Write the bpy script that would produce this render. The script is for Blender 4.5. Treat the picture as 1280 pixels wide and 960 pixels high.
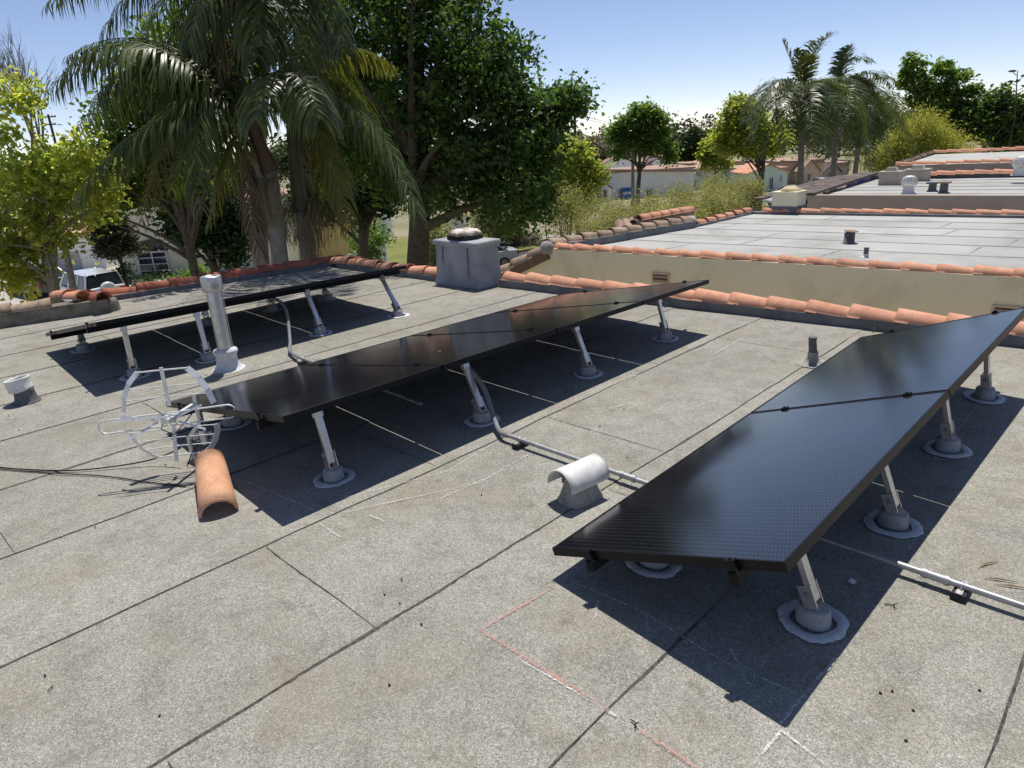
import bpy, bmesh, math, random
import numpy as np
from mathutils import Vector, Matrix

# ------------------------------------------------------------------ clear
for o in list(bpy.data.objects):
    bpy.data.objects.remove(o)
scene = bpy.context.scene
COL = scene.collection
random.seed(7)
RNG = np.random.default_rng(11)
R = math.radians

# ------------------------------------------------------------------ camera
# x runs along the panel rows, y across them (away to the left), z = 0 is the roof
PHI, PITCH, ROLL, CAMH, FPX = R(44.361), R(19.389), R(-3.517), 1.7555, 865.52
c_, s_ = math.cos(PHI), math.sin(PHI)
RIGHT0 = Vector((c_, -s_, 0)); FWDH = Vector((s_, c_, 0)); UPZ = Vector((0, 0, 1))
CFWD = FWDH * math.cos(PITCH) - UPZ * math.sin(PITCH)
CUP0 = FWDH * math.sin(PITCH) + UPZ * math.cos(PITCH)
CR = RIGHT0 * math.cos(ROLL) + CUP0 * math.sin(ROLL)
CU = -RIGHT0 * math.sin(ROLL) + CUP0 * math.cos(ROLL)
EYE = Vector((0, 0, CAMH))
cam_d = bpy.data.cameras.new('camera'); cam = bpy.data.objects.new('camera', cam_d); COL.objects.link(cam)
m = Matrix((CR, CU, -CFWD)).transposed().to_4x4(); m.translation = EYE
cam.matrix_world = m
cam_d.sensor_width = 36.0; cam_d.lens = FPX / 1280 * 36.0
cam_d.clip_start = 0.05; cam_d.clip_end = 3000
scene.camera = cam

# ------------------------------------------------------------------ sky and sun
SUN_EL = R(70.7); SUN_AZ = R(10.74)
sd_h = FWDH * math.cos(SUN_AZ) + RIGHT0 * math.sin(SUN_AZ)
SUN = (sd_h * math.cos(SUN_EL) + UPZ * math.sin(SUN_EL)).normalized()
world = bpy.data.worlds.new('World'); scene.world = world; world.use_nodes = True
wn = world.node_tree.nodes; wl = world.node_tree.links
sky = wn.new('ShaderNodeTexSky'); sky.sky_type = 'NISHITA'; sky.sun_disc = False
sky.sun_elevation = SUN_EL; sky.sun_rotation = math.atan2(SUN.x, SUN.y)
sky.air_density = 1.0; sky.dust_density = 0.1; sky.ozone_density = 4.0; sky.altitude = 3500
wb = wn.new('ShaderNodeMix'); wb.data_type = 'RGBA'; wb.blend_type = 'MULTIPLY'; wb.inputs[0].default_value = 1.0      # camera white balance
wl.new(sky.outputs[0], wb.inputs[6]); wb.inputs[7].default_value = (1.23, 1.0, 0.92, 1)
wl.new(wb.outputs[2], wn['Background'].inputs[0]); wn['Background'].inputs[1].default_value = 0.124
sun_d = bpy.data.lights.new('sun', 'SUN'); sun_d.energy = 4.6; sun_d.angle = R(0.53); sun_d.color = (1.0, 0.955, 0.88)
sun_o = bpy.data.objects.new('sun', sun_d); COL.objects.link(sun_o)
sun_o.rotation_euler = SUN.to_track_quat('Z', 'Y').to_euler(); sun_o.location = (0, 0, 60)
scene.view_settings.view_transform = 'Standard'; scene.view_settings.look = 'None'
scene.view_settings.exposure = 0.15; scene.view_settings.gamma = 1.0
scene.view_settings.use_curve_mapping = False

# ------------------------------------------------------------------ helpers
GZ = -5.7          # street level below the roof
def ray(px, py):
    return CFWD + CR * ((px - 640) / FPX) + CU * ((480 - py) / FPX)
def PZ(px, py, z=0.0):
    r = ray(px, py); return EYE + r * ((z - CAMH) / r.z)
def PD(px, py, d):                       # horizontal distance d along the view
    r = ray(px, py); return EYE + r * (d / r.dot(FWDH))
def PXX(px, py, x):
    r = ray(px, py); return EYE + r * (x / r.x)
def PYY(px, py, y):
    r = ray(px, py); return EYE + r * (y / r.y)

OFF = {}
def props(o, label=None, cat=None, group=None, kind=None):
    if label: o['label'] = label
    if cat: o['category'] = cat
    if group: o['group'] = group
    if kind: o['kind'] = kind
    return o
def root(name, loc, label, cat, group=None):
    o = bpy.data.objects.new(name, None); o.empty_display_size = 0.2
    COL.objects.link(o); o.location = loc; OFF[o.name] = Vector(loc)
    return props(o, label, cat, group)
def link(name, me, mat, parent=None, label=None):
    o = bpy.data.objects.new(name, me); COL.objects.link(o)
    if mat is not None and len(me.materials) == 0:
        for q in (mat if isinstance(mat, (list, tuple)) else [mat]): me.materials.append(q)
    if parent is not None:
        o.parent = parent; OFF[o.name] = OFF[parent.name].copy()
    else:
        OFF[o.name] = Vector((0, 0, 0))
    if label: o['label'] = label
    return o
def inst(name, me, parent, M):
    """object from shared mesh data at world matrix M"""
    o = bpy.data.objects.new(name, me); COL.objects.link(o)
    if parent is not None:
        o.parent = parent; o.matrix_basis = Matrix.Translation(-OFF[parent.name]) @ M
        OFF[o.name] = OFF[parent.name].copy()
    else:
        o.matrix_basis = M; OFF[o.name] = Vector(M.translation)
    return o
def sub_inst(name, me, parent):
    """sub part that shares its parent's own matrix"""
    o = bpy.data.objects.new(name, me); COL.objects.link(o); o.parent = parent
    OFF[o.name] = OFF[parent.name].copy()
    return o

class MB:
    def __init__(s): s.v = []; s.f = []; s.m = []; s.sm = []
    def add(s, vs, fs, mi=0, smooth=False):
        n = len(s.v); s.v += [tuple(q) for q in vs]
        for f in fs:
            s.f.append([n + i for i in f]); s.m.append(mi); s.sm.append(smooth)
        return s
    def box(s, c, size, M=None, mi=0, taper=1.0):
        hx, hy, hz = size[0] / 2, size[1] / 2, size[2] / 2
        vs = []
        for z in (-hz, hz):
            t = 1.0 if z < 0 else taper
            for x, y in ((-hx, -hy), (hx, -hy), (hx, hy), (-hx, hy)):
                p = Vector((x * t, y * t, z))
                if M is not None: p = M @ p
                vs.append(p + Vector(c))
        return s.add(vs, [(3, 2, 1, 0), (4, 5, 6, 7), (0, 1, 5, 4), (1, 2, 6, 5), (2, 3, 7, 6), (3, 0, 4, 7)], mi)
    def bb(s, a, b, mi=0):
        a, b = Vector(a), Vector(b)
        return s.box((a + b) / 2, (abs(b.x - a.x), abs(b.y - a.y), abs(b.z - a.z)), None, mi)
    def tube(s, pts, rad, n=8, mi=0, cap=True, smooth=True):
        pts = [Vector(p) for p in pts]; k = len(pts)
        rad = rad if isinstance(rad, (list, tuple)) else [rad] * k
        ref = None; vs = []
        for i, p in enumerate(pts):
            t = (pts[min(i + 1, k - 1)] - pts[max(i - 1, 0)])
            if t.length < 1e-9: t = Vector((0, 0, 1))
            t.normalize()
            if ref is None:
                ref = t.orthogonal().normalized()
            ref = (ref - t * ref.dot(t))
            if ref.length < 1e-6: ref = t.orthogonal()
            ref.normalize(); b = t.cross(ref)
            for j in range(n):
                a = 2 * math.pi * j / n
                vs.append(p + (ref * math.cos(a) + b * math.sin(a)) * rad[i])
        fs = []
        for i in range(k - 1):
            for j in range(n):
                fs.append((i * n + j, i * n + (j + 1) % n, (i + 1) * n + (j + 1) % n, (i + 1) * n + j))
        s.add(vs, fs, mi, smooth)
        if cap:
            s.add(vs[:n], [tuple(range(n - 1, -1, -1))], mi); s.add(vs[-n:], [tuple(range(n))], mi)
        return s
    def bar(s, a, b, w, t, up=None, mi=0):
        """flat bar a->b of width w, thickness t"""
        a, b = Vector(a), Vector(b); d = (b - a); L = d.length; d.normalize()
        u = Vector(up) if up is not None else Vector((0, 0, 1))
        u = u - d * u.dot(d)
        if u.length < 1e-5: u = d.orthogonal()
        u.normalize(); w_ = d.cross(u)
        M = Matrix((d, w_, u)).transposed()
        return s.box((a + b) / 2, (L, w, t), M, mi)
    def lathe(s, prof, c, n=20, M=None, mi=0, smooth=True, jit=0.0):
        vs = []
        for r, z in prof:
            for j in range(n):
                a = 2 * math.pi * j / n
                rr = r * (1 + (random.uniform(-jit, jit) if jit else 0))
                p = Vector((rr * math.cos(a), rr * math.sin(a), z))
                if M is not None: p = M @ p
                vs.append(p + Vector(c))
        fs = []
        for i in range(len(prof) - 1):
            for j in range(n):
                fs.append((i * n + j, i * n + (j + 1) % n, (i + 1) * n + (j + 1) % n, (i + 1) * n + j))
        return s.add(vs, fs, mi, smooth)
    def prism(s, poly, a, b, mi=0):
        """polygon (list of 3D at a) extruded by vector b"""
        n = len(poly); A = [Vector(p) + Vector(a) for p in poly]; B = [p + Vector(b) for p in A]
        fs = [tuple(range(n - 1, -1, -1)), tuple(range(n, 2 * n))]
        for i in range(n): fs.append((i, (i + 1) % n, n + (i + 1) % n, n + i))
        return s.add(A + B, fs, mi)
    def mesh(s, name, off=Vector((0, 0, 0))):
        me = bpy.data.meshes.new(name)
        me.from_pydata([(v[0] - off[0], v[1] - off[1], v[2] - off[2]) for v in s.v], [], s.f)
        me.polygons.foreach_set('material_index', s.m); me.polygons.foreach_set('use_smooth', s.sm)
        me.update(); return me
    def build(s, name, mat, parent=None, label=None, bevel=0.0):
        off = OFF[parent.name] if parent is not None else Vector((0, 0, 0))
        o = link(name, s.mesh(name, off), mat, parent, label)
        if bevel > 0:
            b = o.modifiers.new('bevel', 'BEVEL'); b.width = bevel; b.segments = 2; b.limit_method = 'ANGLE'; b.angle_limit = R(35)
        return o

def np_mesh(name, V, F4):
    """fast quads mesh: V (n,3), F4 (k,4)"""
    me = bpy.data.meshes.new(name); k = len(F4)
    me.vertices.add(len(V)); me.vertices.foreach_set('co', np.ascontiguousarray(V, dtype=np.float32).ravel())
    me.loops.add(k * 4); me.loops.foreach_set('vertex_index', np.ascontiguousarray(F4, dtype=np.int32).ravel())
    me.polygons.add(k); me.polygons.foreach_set('loop_start', np.arange(0, k * 4, 4, dtype=np.int32))
    me.update(calc_edges=True); return me

# ------------------------------------------------------------------ materials
MATS = {}
def newmat(name):
    mt = bpy.data.materials.new(name); mt.use_nodes = True
    nt = mt.node_tree; return mt, nt.nodes, nt.links, nt.nodes['Principled BSDF']
def mixc(N, L, fac, a, b, blend='MIX'):
    n = N.new('ShaderNodeMix'); n.data_type = 'RGBA'; n.blend_type = blend
    for k, v in (('Factor', fac), ('A', a), ('B', b)):
        sock = [i for i in n.inputs if i.name == k and (i.type == ('VALUE' if k == 'Factor' else 'RGBA'))][0]
        if hasattr(v, 'is_linked') or hasattr(v, 'links'): L.new(v, sock)
        elif k == 'Factor': sock.default_value = v
        else: sock.default_value = (*v, 1)
    return [o for o in n.outputs if o.type == 'RGBA'][0]
def noise(N, L, vec, scale, detail=3, rough=0.55, dist=0.0):
    n = N.new('ShaderNodeTexNoise'); n.inputs['Scale'].default_value = scale; n.inputs['Detail'].default_value = detail
    n.inputs['Roughness'].default_value = rough; n.inputs['Distortion'].default_value = dist
    if vec is not None: L.new(vec, n.inputs['Vector'])
    return n.outputs['Fac']
def ramp(N, L, fac, stops):
    n = N.new('ShaderNodeValToRGB'); L.new(fac, n.inputs[0]); e = n.color_ramp.elements
    while len(e) < len(stops): e.new(0.5)
    for q, (p, c) in zip(e, stops):
        q.position = p; q.color = (*c, 1) if isinstance(c, (tuple, list)) else (c, c, c, 1)
    return n.outputs['Color']
def bump(N, L, P, h, strength, dist=0.01):
    n = N.new('ShaderNodeBump'); n.inputs['Strength'].default_value = strength; n.inputs['Distance'].default_value = dist
    L.new(h, n.inputs['Height']); L.new(n.outputs[0], P.inputs['Normal'])
def surf(name, a, b=None, scale=6.0, rough=0.8, metal=0.0, spec=0.3, fine=0.0, fscale=120.0, bmp=0.0, bscale=60.0, lo=0.35, hi=0.65, rnd=0.0, stain=None, stain_scale=1.2, stain_amt=0.5):
    """general procedural surface: two tones, fine grain, relief, wear stains, per-object tone"""
    if name in MATS: return MATS[name]
    mt, N, L, P = newmat(name); g = N.new('ShaderNodeNewGeometry').outputs['Position']
    b = b or tuple(x * 0.8 for x in a)
    col = mixc(N, L, ramp(N, L, noise(N, L, g, scale, 4), [(lo, 0.0), (hi, 1.0)]), a, b)
    if stain:
        col = mixc(N, L, ramp(N, L, noise(N, L, g, stain_scale, 5, 0.62, 0.4), [(0.5, 0.0), (0.72, stain_amt)]), col, stain)
    if fine:
        n = ramp(N, L, noise(N, L, g, fscale, 2, 0.6), [(0.3, 1 - fine), (0.7, 1 + fine)])
        col = mixc(N, L, 1.0, col, n, 'MULTIPLY')
    if rnd:
        oi = N.new('ShaderNodeObjectInfo').outputs['Random']
        col = mixc(N, L, 1.0, col, ramp(N, L, oi, [(0.0, (1 - rnd, 1 - rnd * 1.1, 1 - rnd * 1.2)), (0.5, (1, 1, 1)), (1.0, (1 + rnd * .5, 1 + rnd * .4, 1 + rnd * .3))]), 'MULTIPLY')
    L.new(col, P.inputs['Base Color'])
    P.inputs['Roughness'].default_value = rough; P.inputs['Metallic'].default_value = metal
    P.inputs['Specular IOR Level'].default_value = spec
    if bmp: bump(N, L, P, noise(N, L, g, bscale, 4, 0.6), bmp, 0.01)
    MATS[name] = mt; return mt

def roof_granule(name, base, tint_stain, amt, seedv):
    mt, N, L, P = newmat(name); g = N.new('ShaderNodeNewGeometry').outputs['Position']
    # ceramic granules, a couple of millimetres across, several tones
    vo = N.new('ShaderNodeTexVoronoi'); vo.inputs['Scale'].default_value = 380; L.new(g, vo.inputs['Vector'])
    sp = N.new('ShaderNodeSeparateColor'); L.new(vo.outputs['Color'], sp.inputs[0])
    gr = ramp(N, L, sp.outputs[0], [(0.0, 0.50), (0.3, 0.82), (0.62, 1.02), (0.86, 1.2), (1.0, 1.75)])
    vo2 = N.new('ShaderNodeTexVoronoi'); vo2.inputs['Scale'].default_value = 120; L.new(g, vo2.inputs['Vector'])
    sp2 = N.new('ShaderNodeSeparateColor'); L.new(vo2.outputs['Color'], sp2.inputs[0])
    gr2 = ramp(N, L, sp2.outputs[1], [(0.0, 0.83), (0.5, 1.0), (1.0, 1.17)])
    warm = ramp(N, L, sp.outputs[1], [(0.0, (1.06, 1.0, 0.90)), (0.6, (1, 1, 1)), (1.0, (0.93, 0.99, 1.06))])
    col = mixc(N, L, 1.0, base, gr, 'MULTIPLY'); col = mixc(N, L, 1.0, col, gr2, 'MULTIPLY'); col = mixc(N, L, 1.0, col, warm, 'MULTIPLY')
    # broad weathering, ponding rings, brown dust
    big = ramp(N, L, noise(N, L, g, 0.9, 5, 0.6, 0.3), [(0.3, 0.86), (0.55, 1.0), (0.75, 1.08)])
    col = mixc(N, L, 1.0, col, big, 'MULTIPLY')
    mid = ramp(N, L, noise(N, L, g, 5.5, 5, 0.65, 0.5), [(0.34, 0.82), (0.5, 1.0), (0.7, 1.07)])
    col = mixc(N, L, 1.0, col, mid, 'MULTIPLY')
    st = ramp(N, L, noise(N, L, g, 1.7, 6, 0.66, 0.6), [(0.48, 0.0), (0.72, amt)])
    col = mixc(N, L, st, col, tint_stain)
    sp3 = ramp(N, L, noise(N, L, g, 7.0, 3, 0.5, 0.0), [(0.65, 0.0), (0.78, 0.5)])
    col = mixc(N, L, sp3, col, tuple(x * 0.5 for x in tint_stain))
    oi = N.new('ShaderNodeObjectInfo').outputs['Random']
    col = mixc(N, L, 1.0, col, ramp(N, L, oi, [(0.0, (0.94, 0.935, 0.92)), (1.0, (1.05, 1.05, 1.05))]), 'MULTIPLY')
    L.new(col, P.inputs['Base Color']); P.inputs['Roughness'].default_value = 0.93; P.inputs['Specular IOR Level'].default_value = 0.15
    bump(N, L, P, vo.outputs['Distance'], 0.55, 0.004)
    MATS[name] = mt; return mt

M_ROOF = roof_granule('roof_cap_sheet', (0.332, 0.322, 0.287), (0.24, 0.205, 0.14), 0.55, 0)
M_ROOF2 = surf('roof_coated_white', (0.43, 0.43, 0.41), (0.375, 0.375, 0.36), 0.8, 0.9, fine=0.10, fscale=60, bmp=0.2, stain=(0.27, 0.262, 0.24), stain_scale=0.9, stain_amt=0.95, rnd=0.09)
M_LAP2 = surf('lap_grey', (0.29, 0.29, 0.285), (0.36, 0.36, 0.35), 8, 0.9)
M_BIT = surf('bitumen', (0.045, 0.042, 0.037), (0.12, 0.113, 0.10), 40, 0.8, fine=0.3, fscale=200)
M_FLASH = surf('parapet_membrane', (0.17, 0.175, 0.18), (0.12, 0.125, 0.135), 5, 0.9, fine=0.25, fscale=180, bmp=0.3, stain=(0.08, 0.08, 0.08), stain_scale=2.5)
M_CHIM = surf('chimney_membrane', (0.36, 0.37, 0.38), (0.28, 0.29, 0.30), 4, 0.85, fine=0.18, fscale=150, bmp=0.35, bscale=40, stain=(0.16, 0.165, 0.17), stain_scale=2.2, stain_amt=0.7)
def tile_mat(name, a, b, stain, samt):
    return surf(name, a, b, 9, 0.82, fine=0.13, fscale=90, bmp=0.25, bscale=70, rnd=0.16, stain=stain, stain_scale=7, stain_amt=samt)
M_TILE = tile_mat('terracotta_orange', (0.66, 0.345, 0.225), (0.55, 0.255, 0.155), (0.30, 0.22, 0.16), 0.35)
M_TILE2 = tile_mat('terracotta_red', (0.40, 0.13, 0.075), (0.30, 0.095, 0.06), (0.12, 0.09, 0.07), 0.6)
M_TILEC = tile_mat('terracotta_weathered', (0.40, 0.30, 0.215), (0.30, 0.21, 0.145), (0.10, 0.085, 0.07), 0.75)
M_TILEN = tile_mat('terracotta_loose', (0.66, 0.37, 0.22), (0.58, 0.30, 0.17), (0.22, 0.16, 0.11), 0.5)
M_TAN = surf('stucco_tan', (0.80, 0.72, 0.52), (0.75, 0.675, 0.48), 1.5, 0.9, fine=0.06, fscale=60, bmp=0.35, bscale=90, stain=(0.56, 0.49, 0.35), stain_scale=1.3, stain_amt=0.7)
M_BROWN = surf('stucco_brown', (0.50, 0.42, 0.345), (0.44, 0.365, 0.295), 1.5, 0.9, fine=0.06, bmp=0.3, bscale=90, stain=(0.36, 0.3, 0.25), stain_scale=0.8)
M_CREAM = surf('stucco_cream', (0.80, 0.75, 0.56), (0.75, 0.70, 0.52), 1, 0.9, fine=0.05, bmp=0.2, stain=(0.45, 0.41, 0.30), stain_scale=1.0, stain_amt=0.4)
M_WHITE = surf('stucco_white', (0.86, 0.85, 0.82), (0.82, 0.81, 0.78), 1, 0.9, fine=0.04, bmp=0.2, stain=(0.5, 0.48, 0.45), stain_scale=0.6, stain_amt=0.3)
M_MINT = surf('stucco_mint', (0.66, 0.78, 0.68), (0.60, 0.72, 0.62), 1, 0.9, fine=0.04)
M_YEL = surf('stucco_yellow', (0.78, 0.60, 0.28), (0.72, 0.55, 0.25), 1, 0.9, fine=0.04)
M_TANH = surf('stucco_sand', (0.64, 0.50, 0.37), (0.58, 0.45, 0.32), 1, 0.9, fine=0.04)
M_SHING = surf('shingle_dark', (0.17, 0.135, 0.115), (0.11, 0.09, 0.08), 3, 0.95, fine=0.3, fscale=30, rnd=0.25)
M_GALV = surf('galvanised', (0.62, 0.62, 0.63), (0.50, 0.505, 0.52), 25, 0.42, 0.85, 0.5, fine=0.05, fscale=60, bmp=0.05, bscale=30, stain=(0.34, 0.34, 0.35), stain_scale=8, stain_amt=0.6)
M_ALU = surf('aluminium', (0.72, 0.70, 0.66), (0.64, 0.62, 0.59), 30, 0.38, 0.9, 0.5, fine=0.04, fscale=200, stain=(0.5, 0.48, 0.45), stain_scale=14, stain_amt=0.5)
M_ALUD = surf('aluminium_antenna', (0.80, 0.80, 0.79), (0.72, 0.72, 0.71), 30, 0.42, 0.25, 0.5, fine=0.05, stain=(0.45, 0.44, 0.42), stain_scale=20, stain_amt=0.5)
M_GPAINT = surf('mount_paint', (0.36, 0.37, 0.385), (0.28, 0.29, 0.30), 25, 0.75, fine=0.12, fscale=150, bmp=0.3)
M_SEAL = surf('sealant_grey', (0.66, 0.67, 0.68), (0.55, 0.56, 0.57), 22, 0.7, fine=0.12, fscale=120, bmp=0.5, bscale=60, stain=(0.35, 0.35, 0.35), stain_scale=15, stain_amt=0.5)
M_COND = surf('conduit_steel', (0.42, 0.42, 0.43), (0.33, 0.33, 0.34), 20, 0.5, 0.6, 0.5, fine=0.05)
M_FLEX = surf('conduit_grey_pvc', (0.22, 0.225, 0.235), (0.17, 0.175, 0.185), 30, 0.55)
M_RUB = surf('black_rubber', (0.02, 0.02, 0.02), (0.03, 0.03, 0.03), 20, 0.7)
M_BLKFR = surf('anodised_black', (0.009, 0.009, 0.010), (0.010, 0.010, 0.011), 10, 0.32, 0.0, 0.16)
M_BACK = surf('module_backsheet', (0.012, 0.012, 0.013), None, 5, 0.6)
M_RAIL = surf('rail_black', (0.005, 0.005, 0.006), (0.008, 0.008, 0.008), 15, 0.45, 0.0, 0.12)
M_WPAINT = surf('white_painted_metal', (0.74, 0.73, 0.70), (0.64, 0.63, 0.60), 18, 0.5, 0.0, 0.4, fine=0.05, stain=(0.42, 0.40, 0.36), stain_scale=9, stain_amt=0.55)
M_MORTAR = surf('mortar', (0.36, 0.345, 0.31), (0.25, 0.24, 0.22), 14, 0.95, fine=0.25, fscale=90, bmp=0.9, bscale=35)
M_LEAD = surf('dark_stub', (0.15, 0.15, 0.155), (0.10, 0.10, 0.105), 20, 0.8, fine=0.15, bmp=0.3)
M_GLASSW = surf('window_glass', (0.02, 0.024, 0.028), (0.03, 0.034, 0.04), 2, 0.05, 0.0, 0.6)
M_WFRAME = surf('window_frame_white', (0.72, 0.72, 0.70), None, 8, 0.5)
M_DARKW = surf('dark_trim', (0.06, 0.045, 0.04), (0.09, 0.07, 0.06), 8, 0.6)
M_DARKB = surf('dark_brown', (0.20, 0.125, 0.085), (0.15, 0.095, 0.065), 8, 0.8)
M_BRICK = surf('brick_red', (0.16, 0.05, 0.035), (0.22, 0.075, 0.05), 15, 0.9, fine=0.2)
M_BARK = surf('bark_grey', (0.13, 0.105, 0.08), (0.075, 0.06, 0.048), 10, 0.95, fine=0.3, fscale=40, bmp=0.8, bscale=18)
M_BARK2 = surf('bark_pale', (0.27, 0.245, 0.21), (0.17, 0.15, 0.125), 10, 0.95, fine=0.25, fscale=30, bmp=0.6, bscale=15)
M_POLE = surf('pole_wood', (0.10, 0.075, 0.06), (0.06, 0.05, 0.04), 10, 0.9)
M_STEELP = surf('lamp_pole_grey', (0.20, 0.21, 0.22), None, 5, 0.5)
M_CONC = surf('concrete_pale', (0.45, 0.42, 0.37), (0.38, 0.355, 0.31), 1.5, 0.9, fine=0.12, fscale=50, stain=(0.28, 0.26, 0.23), stain_scale=0.7)
M_ASPH = surf('asphalt', (0.06, 0.06, 0.06), (0.045, 0.045, 0.045), 2, 0.9, fine=0.2, fscale=60)
M_GROUND = surf('ground_earth', (0.30, 0.26, 0.18), (0.20, 0.19, 0.10), 0.15, 0.95, fine=0.3, fscale=6, stain=(0.14, 0.145, 0.06), stain_scale=0.3, stain_amt=0.7)
M_LAWN = surf('lawn', (0.20, 0.20, 0.055), (0.14, 0.155, 0.045), 0.6, 0.95, fine=0.3, fscale=30, bmp=0.5)
M_TYRE = surf('tyre', (0.018, 0.018, 0.018), None, 8, 0.85)
M_RIM = surf('wheel_rim', (0.35, 0.35, 0.36), None, 8, 0.35, 0.8, 0.5)
M_REDL = surf('tail_light', (0.30, 0.015, 0.012), None, 8, 0.2)
M_HEADL = surf('head_light', (0.55, 0.56, 0.58), None, 8, 0.15)
M_BLUE = surf('blue_vinyl', (0.02, 0.10, 0.42), (0.02, 0.085, 0.36), 3, 0.5)
M_YELP = surf('yellow_cover', (0.60, 0.50, 0.28), (0.5, 0.4, 0.22), 6, 0.7)
M_PAPER = surf('paper_scrap', (0.75, 0.75, 0.76), None, 20, 0.8)
M_TWIG = surf('dry_twig', (0.05, 0.04, 0.03), (0.03, 0.025, 0.02), 60, 0.9)
M_STRAW = surf('dry_leaf', (0.34, 0.25, 0.15), (0.24, 0.17, 0.10), 60, 0.9)
M_RUST = surf('rusty_steel', (0.20, 0.07, 0.035), (0.12, 0.05, 0.03), 40, 0.85)
M_WIRE = surf('cable_black', (0.015, 0.015, 0.016), None, 20, 0.5)

def carpaint(name, col):
    mt, N, L, P = newmat(name); P.inputs['Base Color'].default_value = (*col, 1)
    P.inputs['Roughness'].default_value = 0.3; P.inputs['Metallic'].default_value = 0.15
    P.inputs['Coat Weight'].default_value = 0.8; P.inputs['Coat Roughness'].default_value = 0.05
    return mt
M_CWHITE = carpaint('car_white', (0.70, 0.70, 0.70)); M_CSILV = carpaint('car_silver', (0.52, 0.54, 0.57))
M_CBLACK = carpaint('car_black', (0.012, 0.012, 0.014)); M_CGREY = carpaint('car_pale', (0.60, 0.61, 0.62))

def solar_glass():
    mt, N, L, P = newmat('solar_glass'); tc = N.new('ShaderNodeTexCoord').outputs['Object']
    sx = N.new('ShaderNodeSeparateXYZ'); L.new(tc, sx.inputs[0])
    def math_(op, a, b=None):
        n = N.new('ShaderNodeMath'); n.operation = op
        for i, v in enumerate((a, b)):
            if v is None: continue
            if hasattr(v, 'links'): L.new(v, n.inputs[i])
            else: n.inputs[i].default_value = v
        return n.outputs[0]
    def near(v, pitch, half):
        f = math_('FRACT', math_('DIVIDE', v, pitch)); d = math_('ABSOLUTE', math_('SUBTRACT', f, 0.5))
        return math_('LESS_THAN', d, half / pitch)
    # solder pads in rows along the ribbons, thin gaps between cells
    dots = math_('MULTIPLY', near(sx.outputs[0], 0.0300, 0.0042), near(sx.outputs[1], 0.0132, 0.00060))
    gx = near(sx.outputs[0], 0.104, 0.0008); gy = near(sx.outputs[1], 0.172, 0.0010)
    nz = noise(N, L, tc, 3.0, 3)
    base = mixc(N, L, nz, (0.0045, 0.005, 0.0075), (0.009, 0.0095, 0.013))
    base = mixc(N, L, ramp(N, L, noise(N, L, tc, 1.4, 6, 0.7, 0.8), [(0.5, 0.0), (0.8, 0.22)]), base, (0.05, 0.047, 0.042))      # dust film
    base = mixc(N, L, math_('MULTIPLY', math_('MAXIMUM', gx, gy), 0.5), base, (0.016, 0.016, 0.019))
    base = mixc(N, L, math_('MULTIPLY', dots, 0.42), base, (0.28, 0.28, 0.29))
    L.new(base, P.inputs['Base Color'])
    dust = ramp(N, L, noise(N, L, tc, 2.2, 5, 0.65), [(0.3, 0.10), (0.7, 0.155)])
    L.new(dust, P.inputs['Roughness']); P.inputs['IOR'].default_value = 1.62; P.inputs['Specular IOR Level'].default_value = 0.6
    bump(N, L, P, noise(N, L, tc, 2.0, 2, 0.4), 0.04, 0.02)
    MATS['solar_glass'] = mt; return mt
M_PV = solar_glass()

def leafmat(name, cols, trans=0.3, rough=0.5, spec=0.35, pscale=0.5, patch=None, tint=(1.75, 1.85, 0.8)):
    mt, N, L, P = newmat(name); geo = N.new('ShaderNodeNewGeometry')
    k = len(cols)
    col = ramp(N, L, geo.outputs['Random Per Island'], [(i / max(k - 1, 1), c) for i, c in enumerate(cols)])
    v = ramp(N, L, noise(N, L, geo.outputs['Position'], pscale, 3), [(0.3, 0.72), (0.7, 1.22)])
    col = mixc(N, L, 1.0, col, v, 'MULTIPLY')
    if patch:
        col = mixc(N, L, ramp(N, L, noise(N, L, geo.outputs['Position'], 0.9, 3), [(0.55, 0.0), (0.72, 0.8)]), col, patch)
    L.new(col, P.inputs['Base Color']); P.inputs['Roughness'].default_value = rough; P.inputs['Specular IOR Level'].default_value = spec
    tr = N.new('ShaderNodeBsdfTranslucent'); tcol = mixc(N, L, 1.0, col, tint, 'MULTIPLY'); L.new(tcol, tr.inputs[0])
    mx = N.new('ShaderNodeMixShader'); mx.inputs[0].default_value = trans
    L.new(P.outputs[0], mx.inputs[1]); L.new(tr.outputs[0], mx.inputs[2])
    L.new(mx.outputs[0], N['Material Output'].inputs[0]); MATS[name] = mt; return mt
L_SWEET = leafmat('leaf_sweetgum', [(0.036, 0.072, 0.020), (0.065, 0.118, 0.033), (0.115, 0.185, 0.052)], 0.42)
L_YEL = leafmat('leaf_yellow_green', [(0.19, 0.26, 0.06), (0.32, 0.38, 0.09), (0.48, 0.47, 0.12), (0.25, 0.32, 0.075)], 0.62, patch=(0.52, 0.45, 0.10), tint=(1.65, 1.65, 0.95))
L_MID = leafmat('leaf_mid_green', [(0.07, 0.125, 0.03), (0.12, 0.19, 0.045), (0.18, 0.25, 0.06)], 0.5)
L_DARK = leafmat('leaf_dark', [(0.018, 0.038, 0.012), (0.03, 0.06, 0.016), (0.045, 0.08, 0.022)], 0.2)
L_BRIGHT = leafmat('leaf_bright', [(0.07, 0.14, 0.025), (0.11, 0.20, 0.03), (0.15, 0.24, 0.045)], 0.35)
L_SAGE = leafmat('leaf_sage', [(0.18, 0.20, 0.115), (0.26, 0.27, 0.155), (0.33, 0.325, 0.20)], 0.4)
L_BRUSH = leafmat('leaf_brush', [(0.15, 0.17, 0.065), (0.22, 0.23, 0.09), (0.30, 0.285, 0.13), (0.38, 0.335, 0.18)], 0.4, pscale=0.8)
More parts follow.
